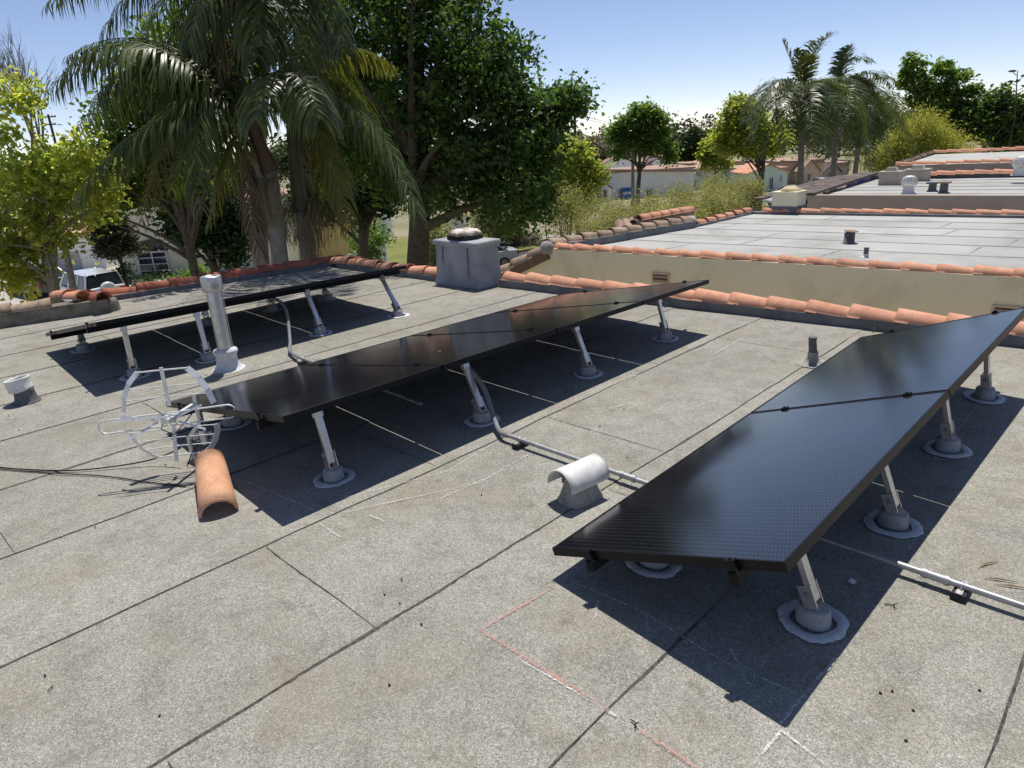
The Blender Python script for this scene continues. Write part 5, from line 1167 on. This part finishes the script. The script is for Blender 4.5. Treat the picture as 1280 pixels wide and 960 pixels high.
# bare branching tree
bt = root('bare_tree', (PD(64, 300, 17).x, PD(64, 300, 17).y, GZ), 'leafless branching tree standing among the yellow leaves', 'tree')
t_ = MB(); rr = random.Random(4)
def branch(p, dr, L_, r_, lev):
    q = p + dr * L_; mid_ = p.lerp(q, .5) + Vector((rr.uniform(-1, 1), rr.uniform(-1, 1), 0)) * L_ * .06; t_.tube([p, mid_, q], [r_, r_ * .85, r_ * .62], 6 if lev < 2 else 4, cap=False)
    if lev >= 5: return
    for _ in range(3 if lev < 4 else 2):
        nd = (dr + Vector((rr.uniform(-.55, .55), rr.uniform(-.55, .55), rr.uniform(.0, .35)))).normalized(); branch(p.lerp(q, rr.uniform(.55, 1)), nd, L_ * rr.uniform(.55, .8), r_ * .58, lev + 1)
q = PD(64, 300, 17); t_.tube([(q.x, q.y, GZ), (q.x + .1, q.y, GZ + 3), PD(60, 205, 17)], [.12, .09, .06], 8, cap=False); p_ = PD(60, 207, 17)
for k in range(5): branch(p_, Vector((rr.uniform(-.45, .45), rr.uniform(-.3, .3), 1)).normalized(), 1.15, .030, 1)
t_.build('branches', M_BARK2, bt)

def bush(name, label, px_, py_, rx, ry, d, mat, n_cl, per, spread, leaf, seed, cat='shrub', group=None, aspect=.5, droop=0.0, base=None, extra=()):
    rng = np.random.default_rng(seed); c = PD(px_, py_, d); base = Vector((c.x, c.y, GZ)); rt = root(name, base, label, cat, group)
    k = d / FPX; zl = base.z; bl = [(px_, py_, rx, ry, d, rx * k * .9)] + [e + (d, e[2] * k * .9) for e in extra]
    # foliage continues down to the ground
    zc = c.z; hgt = (zc - zl) / k
    if hgt > ry * 1.2: bl.append((px_, py_ + (hgt - ry * .2) * .55, rx * .85, hgt * .55, d, rx * k * .8))
    Cp, cen = blob_points(bl, n_cl, per, spread, rng, .3, .9); Cp = Cp[Cp[:, 2] > GZ + .05]
    link('crown', leaf_mesh('crown', Cp, leaf, rng, aspect, droop, base), mat, rt)
    t_ = MB(); rr = random.Random(seed)
    for i in rng.choice(len(cen), min(14, len(cen)), replace=False):
        e = Vector(cen[i]); e.z = max(e.z, GZ + .3); t_.tube([base + Vector((rr.uniform(-.2, .2), rr.uniform(-.2, .2), 0)), base.lerp(e, .5) + Vector((rr.uniform(-.2, .2), rr.uniform(-.2, .2), .2)), e], [.04, .025, .008], 5, cap=False)
    t_.build('stem', M_BARK, rt); return rt
bush('garden_shrub', 'bright green rounded shrub beside the white sloping wall', 462, 298, 30, 20, 30, L_BRIGHT, 220, 34, .16, .13, 21)
bush('garden_shrub', 'pale green shrub between the big trunk and the chimney', 545, 296, 26, 20, 40, L_SAGE, 200, 30, .22, .16, 22)
bush('garden_shrub', 'sage green feathery shrub in front of the dark tree', 622, 268, 36, 32, 52, L_SAGE, 420, 40, .34, .17, 23, aspect=.3, extra=((605, 260, 22, 20), (640, 285, 20, 18)))
bush('lavender_shrub', 'low purple grey shrub behind the silver sedan', 655, 300, 28, 8, 52, L_LAV, 160, 34, .22, .13, 24, aspect=.3)
bush('garden_shrub', 'low dark hedge below the arched window', 185, 352, 40, 8, 40, L_DARK, 160, 30, .2, .16, 25)
bush('garden_shrub', 'dark leafy shrub beside the topiary tree', 155, 340, 16, 8, 36, L_DARK, 90, 30, .16, .14, 26)
bush('garden_shrub', 'green shrub in front of the dark round tree', 245, 345, 24, 10, 36, L_MID, 120, 30, .2, .15, 27)
bsh = [(700, 262, 26, 26, 27), (738, 274, 38, 24, 30), (785, 274, 36, 22, 29), (832, 264, 38, 24, 31), (872, 254, 36, 24, 33), (910, 246, 32, 27, 35), (938, 250, 14, 22, 37), (760, 290, 30, 20, 24), (815, 283, 30, 16, 25), (850, 275, 34, 16, 26), (900, 262, 30, 18, 28)]
for i, (a, c, rx, ry, d) in enumerate(bsh):
    bush('tall_shrub', ('fine leaved khaki green shrub beyond the tan house parapet'), a, c, rx, ry, d, L_BRUSH, 330, 44, .24, .085, 40 + i, group='khaki shrubs beyond the tan house', aspect=.32, extra=((a - rx * .6, c - ry * .5, rx * .5, ry * .6), (a + rx * .5, c - ry * .6, rx * .5, ry * .55)))
tree('broadleaf_tree', 'light green broad tree beside the utility pole', 'tree', (722, 260), 42, [(716, 200, 26, 26), (730, 222, 24, 26), (705, 222, 24, 30), (745, 215, 12, 16), (722, 250, 22, 20)], L_LIME, 300, 34, .30, .22, .16, M_BARK, limbs=10, seed=31, shell=.3)
tree('broadleaf_tree', 'spreading umbrella shaped tree behind the street lamp', 'tree', (797, 245), 66, [(771, 170, 13, 10), (783, 155, 14, 9), (802, 141, 18, 9), (820, 148, 12, 9), (806, 160, 18, 10), (825, 170, 11, 9), (789, 178, 16, 8), (815, 184, 15, 8), (838, 186, 9, 9), (836, 199, 8, 6), (769, 194, 12, 7), (800, 170, 14, 10)], L_MID, 330, 36, .32, .28, .2, M_BARK, limbs=20, seed=32, trunk_top=(800, 190), shell=.25)
tree('conifer_tree', 'dark dense conifer behind the distant utility pole', 'tree', (866, 200), 118, [(865, 172, 11, 12), (866, 186, 18, 16), (862, 197, 18, 10), (876, 192, 9, 12)], L_DARK, 320, 30, .55, .45, .3, limbs=4, seed=33, shell=.1)
tree('broadleaf_tree', 'lime green tree with a leaning trunk left of the palms', 'tree', (948, 245), 47, [(928, 152, 24, 26), (948, 170, 24, 20), (912, 172, 16, 18), (936, 184, 18, 9), (962, 184, 16, 9), (922, 136, 12, 12), (975, 178, 12, 8)], L_LIME, 460, 34, .32, .22, .17, M_BARK, limbs=12, seed=34, trunk_top=(955, 190), shell=.25)
tree('broadleaf_tree', 'small pale tree in front of the distant tile roofs', 'tree', (893, 230), 60, [(893, 186, 14, 14), (886, 200, 12, 12), (900, 200, 12, 10)], L_LIME, 150, 30, .3, .24, .1, limbs=6, seed=35)
tree('broadleaf_tree', 'tall dark green tree behind the willow', 'tree', (1170, 215), 48, [(1140, 84, 14, 15), (1129, 100, 10, 12), (1152, 102, 16, 11), (1178, 86, 12, 9), (1195, 98, 16, 8), (1213, 112, 11, 7), (1170, 112, 16, 9), (1192, 122, 17, 9), (1150, 124, 20, 11), (1206, 136, 14, 8), (1176, 140, 24, 12), (1150, 150, 22, 14), (1190, 155, 22, 14)], L_MID, 290, 36, .20, .25, .24, M_BARK, limbs=30, seed=36, trunk_top=(1172, 130), shell=.3)
tree('broadleaf_tree', 'dark spreading tree with two pale trunks behind the flat roofs', 'tree', (1228, 215), 47, [(1225, 145, 26, 18), (1250, 132, 24, 20), (1275, 148, 26, 26), (1240, 160, 34, 18), (1215, 158, 16, 14), (1268, 172, 26, 16), (1290, 165, 20, 25)], L_SWEET, 380, 34, .28, .26, .2, M_BARK2, limbs=20, seed=37, trunk_top=(1232, 170), shell=.25)
tree('willow_tree', 'feathery yellow green willow beside the right-hand palms', 'tree', (1150, 225), 40, [(1150, 165, 30, 24), (1128, 190, 30, 26), (1165, 185, 36, 26), (1188, 190, 24, 18), (1145, 205, 44, 18), (1105, 200, 26, 24), (1180, 205, 26, 14)], L_WILLOW, 760, 44, .34, .20, .25, M_BARK, aspect=.16, droop=.5, limbs=18, seed=38, shell=.25)
fl = PD(1272, 88, 46); rt = root('flower_stalk', (fl.x, fl.y, GZ), 'tall branching flower stalk against the sky at the right', 'plant'); t_ = MB(); t_.tube([(fl.x, fl.y, GZ), PD(1268, 150, 46), fl], [.09, .06, .02], 6)
for k in range(9):
    s = PD(1269, 145, 46).lerp(fl, k / 9); sg = 1 if k % 2 else -1; e = s + RIGHT0 * sg * (.75 - .05 * k) + UPZ * .25; t_.tube([s, s.lerp(e, .6) - UPZ * .03, e], .02, 4, cap=False)
    t_.lathe([(0, .10), (.22, .05), (.16, -.03), (0, -.04)], e, 7, jit=.3)
t_.build('stalk', M_BARK, rt)
# far woodland closing the view
rng = np.random.default_rng(70); bl = []
for px_ in range(-80, 1420, 26):
    d = rng.uniform(120, 190); hp = rng.uniform(6, 15); hy = 175.5 - (px_ - 640) * .0615; bl.append((px_, hy + 16 - hp * .2, 22, hp + 9, d, 6))
Cp, _ = blob_points(bl, 2600, 26, .9, rng, .15)
o = link('far_woodland', leaf_mesh('far_woodland', Cp, .8, rng, .7), leafmat('leaf_far', [(0.04, 0.06, 0.025), (0.07, 0.09, 0.04), (0.10, 0.11, 0.06)], .2)); props(o, 'far belt of mixed trees closing the view', 'woodland', kind='stuff')
tree('bare_crowned_tree', 'greyish thin crowned tree behind the light green tree', 'tree', (745, 210), 105, [(742, 188, 18, 14), (755, 196, 14, 10)], L_LAV, 150, 26, .5, .35, .15, limbs=16, seed=71)

# ------------------------------------------------------------------ palms
def frond_mesh(P0, P1, P2, nleaf, ll, lw, rng, off, sag=1.0, ragged=.1, tip=.3):
    """arching rachis P0-P1-P2 with two ranks of hanging leaflets"""
    P0, P1, P2 = (np.array(q, float) for q in (P0, P1, P2)); V = []; F = []
    def B(t): return (1 - t) ** 2 * P0 + 2 * t * (1 - t) * P1 + t * t * P2
    def dB(t):
        v_ = 2 * (1 - t) * (P1 - P0) + 2 * t * (P2 - P1); return v_ / (np.linalg.norm(v_) + 1e-9)
    # rachis as a thin three-sided tube
    N_ = 14; base = 0
    for i in range(N_ + 1):
        t = i / N_; p = B(t); d = dB(t); s = np.cross(d, ZV); s = s / (np.linalg.norm(s) + 1e-6); u = np.cross(s, d); r_ = .026 * (1 - t) + .004
        V += [p + s * r_, p - s * r_, p + u * r_ * .8, p - u * r_ * .5]
    for i in range(N_):
        a = 4 * i
        for x, y in ((0, 2), (2, 1), (1, 3), (3, 0)): F.append((a + x, a + y, a + 4 + y, a + 4 + x))
    g = np.array((0, 0, -1.0))
    for i in range(nleaf):
        t = .12 + .88 * (i + rng.uniform(-.3, .3)) / nleaf; t = min(max(t, .1), .995); p = B(t); d = dB(t); s = np.cross(d, ZV); s = s / (np.linalg.norm(s) + 1e-6); u = np.cross(s, d)
        L_ = ll * (math.sin(math.pi * min(1, .12 + t * .86)) ** .6 * .85 + .15) * rng.uniform(.85, 1.1)
        for sg in (-1, 1):
            if rng.random() < ragged * .5: continue
            d0 = s * sg * rng.uniform(.75, .95) + d * rng.uniform(.40, .65) + u * rng.uniform(.05, .35); d0 /= np.linalg.norm(d0)
            w0 = np.cross(d0, u); w0 /= np.linalg.norm(w0) + 1e-6; w0 = w0 * .6 + d * .5
            q = p.copy(); n0_ = len(V); dirs = [d0, d0 + g * .55 * sag, d0 + g * 1.5 * sag, d0 * .6 + g * 2.2 * sag]
            wds = [.45, 1.0, .8, .06]; segs = 3; pos = [q]
            for k in range(segs):
                dd = dirs[k + (1 if sag > .9 else 0)] + rng.normal(size=3) * .10 * (1 + ragged); dd = dd / np.linalg.norm(dd); q = q + dd * L_ / segs; pos.append(q)
            ww = w0 / (np.linalg.norm(w0) + 1e-6)
            for k in range(segs + 1): V += [pos[k] + ww * lw * wds[k] * .5, pos[k] - ww * lw * wds[k] * .5]
            for k in range(segs): F.append((n0_ + 2 * k, n0_ + 2 * k + 1, n0_ + 2 * k + 3, n0_ + 2 * k + 2))
    return np_mesh('frond', np.array(V) - np.array(off), np.array(F))
def palm_root(px_, d, label):
    q = PD(px_, 320, d); return root('palm_tree', (q.x, q.y, GZ), label, 'palm tree')
def ringed(rt, pts, r0, r1, mat, name='trunk', rings=40):
    P_ = [Vector(p) for p in pts]; out = []; rad = []; n = rings * 2
    for i in range(n + 1):
        t = i / n * (len(P_) - 1); k = min(int(t), len(P_) - 2); out.append(P_[k].lerp(P_[k + 1], t - k)); s = i / n; rad.append((r0 + (r1 - r0) * s) * (1.035 if i % 2 else .985))
    b = MB(); b.tube(out, rad, 14); return b.build(name, mat, rt)
def frond_px(rt, rng, base, mid, tip, d, ddm=0.0, ddt=0.0, n=62, ll=.95, lw=.042, mat=L_PALM, sag=1.0, ragged=.15, name='frond'):
    me = frond_mesh(PD(base[0], base[1], d), PD(mid[0], mid[1], d + ddm), PD(tip[0], tip[1], d + ddt), n, ll, lw, rng, OFF[rt.name], sag, ragged); return link(name, me, mat, rt)
def strands(rt, px_, py_, d, n, L_, spread, rng, mat=L_FLOW):
    c = np.array(PD(px_, py_, d)); V = []; F = []
    for i in range(n):
        a = rng.uniform(0, 6.28); r_ = spread * rng.uniform(.3, 1); top = c + np.array((math.cos(a), math.sin(a), 0)) * r_ * .25; pts = [top, top + np.array((math.cos(a) * r_ * .7, math.sin(a) * r_ * .7, .08)), top + np.array((math.cos(a) * r_, math.sin(a) * r_, -L_ * rng.uniform(.35, .55))), top + np.array((math.cos(a) * r_ * .95, math.sin(a) * r_ * .95, -L_ * rng.uniform(.75, 1.1)))]
        n0_ = len(V); w = np.array((-math.sin(a), math.cos(a), 0)) * .0045; wig = rng.normal(size=(4, 3)) * .05; pts = [q_ + wig[k_] for k_, q_ in enumerate(pts)]
        for p in pts: V += [p - w, p + w]
        for k in range(3): F.append((n0_ + 2 * k, n0_ + 2 * k + 1, n0_ + 2 * k + 3, n0_ + 2 * k + 2))
    me = np_mesh('flower_cluster', np.array(V) - np.array(OFF[rt.name]), np.array(F)); return link('flower_cluster', me, mat, rt)
rng = np.random.default_rng(90); DP = 12.6
pa = palm_root(350, DP, 'palm tree with a slanting brown crownshaft at the left roof edge')
ringed(pa, [(OFF[pa.name].x, OFF[pa.name].y, GZ), PD(350, 325, DP), PD(341, 245, DP), PD(338, 214, DP)], .165, .115, M_PTRUNK, rings=70)
ringed(pa, [PD(339, 216, DP), PD(334, 205, DP), PD(322, 178, DP), PD(312, 140, DP)], .165, .10, M_SHAFT, 'crownshaft', 3)
for bs, md, tp, a, c, kw in (
    ((308, 142), (150, -25), (66, 110), -.6, -.8, dict(n=84, ll=1.05)),
    ((306, 150), (180, 100), (84, 262), -.9, -1.4, dict(n=76, ll=.85)),
    ((304, 148), (218, 92), (252, 262), -1.0, -1.2, dict(n=50, ll=.8, ragged=.9)),
    ((306, 158), (290, 170), (258, 282), -.6, -.8, dict(n=54, ll=.7, mat=L_PALMY)),
    ((304, 140), (205, 100), (176, 282), .4, .6, dict(n=50, ll=.8, mat=L_PALMD)),
    ((306, 138), (170, 60), (96, 160), .8, 1.2, dict(n=70, ll=.9)),
    ((312, 138), (300, 20), (230, 60), .6, .9, dict(n=60, ll=1.0)),
    ((314, 138), (350, 60), (420, 160), .8, 1.4, dict(n=60, ll=.9)),
    ((310, 140), (260, 60), (170, 175), .2, .8, dict(n=66, ll=.95)),
    ((308, 150), (240, 130), (215, 240), .9, 1.2, dict(n=50, ll=.9)),
    ((308, 140), (215, 20), (120, 120), .1, .2, dict(n=90, ll=1.1)), ((306, 144), (230, 70), (150, 210), -.4, -.6, dict(n=84, ll=1.05)),
    ((308, 138), (250, 30), (190, 130), .9, 1.4, dict(n=84, ll=1.15)), ((310, 136), (270, 40), (250, 190), 1.3, 1.7, dict(n=80, ll=1.1)),
    ((308, 140), (200, 0), (85, 70), .3, .4, dict(n=90, ll=.8))):
    frond_px(pa, rng, bs, md, tp, DP, a, c, **kw)
frond_px(pa, rng, (306, 160), (300, 168), (326, 322), DP - .25, -.1, 0.1, n=60, ll=.75, mat=L_PALMD, sag=1.6, ragged=.6)
frond_px(pa, rng, (302, 158), (306, 180), (318, 300), DP - .15, -.1, 0.1, n=50, ll=.7, mat=L_PALMD, sag=1.6, ragged=.6)
strands(pa, 336, 228, DP - .1, 80, .75, .26, rng)
pb = palm_root(386, DP + .3, 'palm tree with a dark green crownshaft and hanging flower clusters')
DB = DP + .3
ringed(pb, [(OFF[pb.name].x, OFF[pb.name].y, GZ), PD(386, 325, DB), PD(378, 262, DB)], .165, .12, M_PTRUNK, rings=64)
ringed(pb, [PD(378, 264, DB), PD(374, 245, DB), PD(369, 200, DB), PD(362, 110, DB)], .175, .09, M_SHAFTG, 'crownshaft', 3)
for bs, md, tp, a, c, kw in (
    ((363, 100), (340, 60), (318, 150), -1.6, -2.3, dict(n=70, ll=1.0)),
    ((364, 112), (470, 95), (524, 272), -.7, -1.0, dict(n=84, ll=.95)),
    ((363, 95), (440, 30), (492, 86), -.2, .2, dict(n=60, ll=.6, mat=L_PALMY)),
    ((364, 100), (440, 60), (480, 190), .3, .6, dict(n=70, ll=.9)),
    ((366, 130), (415, 150), (436, 288), -.5, -.6, dict(n=64, ll=.75, mat=L_PALMY)),
    ((362, 98), (372, 60), (400, 150), -1.8, -2.4, dict(n=66, ll=.95)),
    ((362, 100), (300, 60), (270, 200), -.4, -.3, dict(n=60, ll=.9)),
    ((362, 96), (350, 30), (320, 60), .8, 1.2, dict(n=60, ll=.9)),
    ((362, 96), (400, 20), (450, 120), 1.2, 1.6, dict(n=60, ll=.9)),
    ((366, 120), (400, 130), (408, 250), .7, .9, dict(n=56, ll=.8))):
    frond_px(pb, rng, bs, md, tp, DB, a, c, **kw)
frond_px(pb, rng, (370, 150), (372, 180), (392, 300), DB + .2, .1, .1, n=44, ll=.55, mat=L_PALMD, sag=1.6, ragged=.7)
strands(pb, 361, 264, DB - .1, 80, .65, .22, rng); strands(pb, 396, 256, DB - .1, 90, .7, .26, rng); strands(pb, 384, 270, DB - .25, 60, .85, .16, rng, L_PALMD)
pc = palm_root(326, DP + 1.2, 'tallest palm tree with its crown above the other two'); DC = DP + 1.2
ringed(pc, [(OFF[pc.name].x, OFF[pc.name].y, GZ), PD(326, 325, DC), PD(322, 200, DC), PD(330, 60, DC)], .17, .13, M_PTRUNK, rings=90)
ringed(pc, [PD(330, 62, DC), PD(332, 20, DC), PD(334, -50, DC)], .18, .09, M_SHAFTG, 'crownshaft', 3)
for bs, md, tp, a, c, kw in (
    ((334, -45), (330, -60), (322, 70), -1.6, -2.4, dict(n=74, ll=1.1)),
    ((336, -45), (400, -60), (430, 66), -1.0, -1.3, dict(n=74, ll=1.05)),
    ((332, -45), (210, -110), (128, 40), -.6, -.9, dict(n=84, ll=1.15)),
    ((332, -45), (180, -90), (58, 5), -.2, -.2, dict(n=84, ll=.9)),
    ((332, -40), (240, -60), (190, 110), .2, .4, dict(n=80, ll=1.1)),
    ((332, -40), (280, -20), (268, 110), -1.0, -1.2, dict(n=56, ll=.9, mat=L_PALMD)),
    ((332, -40), (280, 0), (250, 150), .4, .6, dict(n=70, ll=1.1)),
    ((336, -40), (390, -20), (400, 110), .6, .9, dict(n=66, ll=1.0)),
    ((334, -45), (300, -140), (240, -60), .5, .9, dict(n=60, ll=1.0)),
    ((334, -45), (390, -140), (470, -40), .5, .9, dict(n=60, ll=1.0)),
    ((334, -45), (320, -40), (300, 130), .9, 1.2, dict(n=66, ll=1.1)),
    ((334, -50), (300, -190), (235, -130), -1.6, -3.6, dict(n=90, ll=1.1)), ((334, -50), (330, -190), (320, -110), -1.8, -3.9, dict(n=90, ll=1.1)), ((334, -50), (380, -190), (420, -120), -1.6, -3.5, dict(n=90, ll=1.1)), ((334, -50), (280, -170), (160, -120), -1.2, -2.8, dict(n=90, ll=1.1)), ((334, -50), (420, -170), (500, -110), -1.0, -2.4, dict(n=90, ll=1.1)),  # unseen fronds above the view, added to throw dappled shade on the roof
    ((332, -45), (230, -90), (170, 70), .5, .8, dict(n=90, ll=1.2)), ((332, -45), (260, -60), (215, 120), -.3, -.4, dict(n=90, ll=1.2)),
    ((332, -45), (290, -60), (280, 120), 1.4, 1.8, dict(n=80, ll=1.2)), ((332, -45), (250, -50), (236, 60), -1.2, -1.6, dict(n=84, ll=1.1)), ((336, -45), (370, -50), (372, 90), -1.5, -2.0, dict(n=80, ll=1.1))):
    frond_px(pc, rng, bs, md, tp, DC, a, c, **kw)
# three palms beyond the pale roofs
def far_palm(px_, d, crown, label, fr, tr=.135, shaft=.6, seed=1):
    rng = np.random.default_rng(seed); rt = palm_root(px_, d, label); c = PD(crown[0], crown[1], d)
    ringed(rt, [(OFF[rt.name].x, OFF[rt.name].y, GZ), PD(px_, 240, d), PD(px_ + (crown[0] - px_) * .6, crown[1] + 50, d)], tr * 1.15, tr * .8, M_PTRUNK, rings=60)
    ringed(rt, [PD(px_ + (crown[0] - px_) * .6, crown[1] + 52, d), PD(crown[0], crown[1] + 20, d), c], tr * 1.0, tr * .5, M_SHAFTG, 'crownshaft', 3)
    for md, tp, a, e, *kw in fr: frond_px(rt, rng, crown, md, tp, d, a, e, n=60, ll=1.0 * (kw[0] if kw else 1), lw=.05, mat=(kw[1] if len(kw) > 1 else L_PALM), sag=(kw[2] if len(kw) > 2 else .75))
    for k in range(11):
        a = 2 * math.pi * k / 11 + .3; rr = rng.uniform(.75, 1.1); L_ = 62 * 30 / d * rr
        frond_px(rt, rng, crown, (crown[0] + math.cos(a) * L_ * .75, crown[1] - rng.uniform(8, 34)), (crown[0] + math.cos(a) * L_ * 1.25, crown[1] + rng.uniform(15, 75)), d, math.sin(a) * 1.6 * rr, math.sin(a) * 2.7 * rr, n=58, ll=.95, lw=.05, sag=.7)
    strands(rt, crown[0] + 6, crown[1] + 55, d, 70, 1.0, .4, rng)
far_palm(1000, 29, (1004, 112), 'right-hand palm with upright young fronds behind the cream chimney', [
    ((990, 80), (978, 50), .2, .3, .7, L_PALM, .35), ((1008, 60), (1040, 42), .2, .3, .9, L_PALM, .35), ((1004, 80), (1012, 70), -.3, -.5, .6, L_PALMY, .3), ((1000, 82), (995, 62), -.2, -.2, .6, L_PALM, .3), ((965, 75), (930, 158), -.6, -1.0), ((975, 90), (950, 200), -.4, -.6, .8), ((985, 85), (985, 190), -1.8, -2.2), ((1015, 80), (1018, 180), -2.0, -2.4), ((1035, 75), (1050, 170), -.8, -1.2), ((1030, 85), (1040, 190), .6, .8), ((1000, 80), (970, 180), 1.4, 1.8), ((1025, 90), (1035, 195), -1.2, -1.5)], seed=91)
far_palm(1040, 32, (1050, 108), 'right-hand palm standing between the two other far palms', [
    ((1050, 60), (1090, 78), .2, .3, .8, L_PALM, .6), ((1055, 70), (1062, 58), .3, .3, .7, L_PALM, .4), ((1080, 70), (1112, 165), -.4, -.8), ((1070, 80), (1085, 200), -1.6, -2.0), ((1040, 75), (1030, 180), -1.6, -2.2), ((1060, 75), (1064, 190), -2.0, -2.4), ((1090, 75), (1118, 110), .2, .3), ((1035, 80), (1015, 190), .4, .6), ((1075, 75), (1098, 180), 1.2, 1.6)], seed=92)
far_palm(1066, 35, (1078, 132), 'shorter right-hand palm whose fronds droop in front of the willow', [
    ((1100, 100), (1148, 190), -.6, -1.0), ((1095, 105), (1112, 215), -1.4, -1.8), ((1085, 105), (1088, 220), -1.8, -2.2), ((1060, 105), (1040, 205), -.8, -1.0), ((1105, 95), (1135, 150), .6, 1.0), ((1070, 100), (1064, 215), .8, 1.2), ((1085, 95), (1105, 98), .4, .6, .7, L_PALM, .5)], seed=93)
bpy.context.view_layer.update()
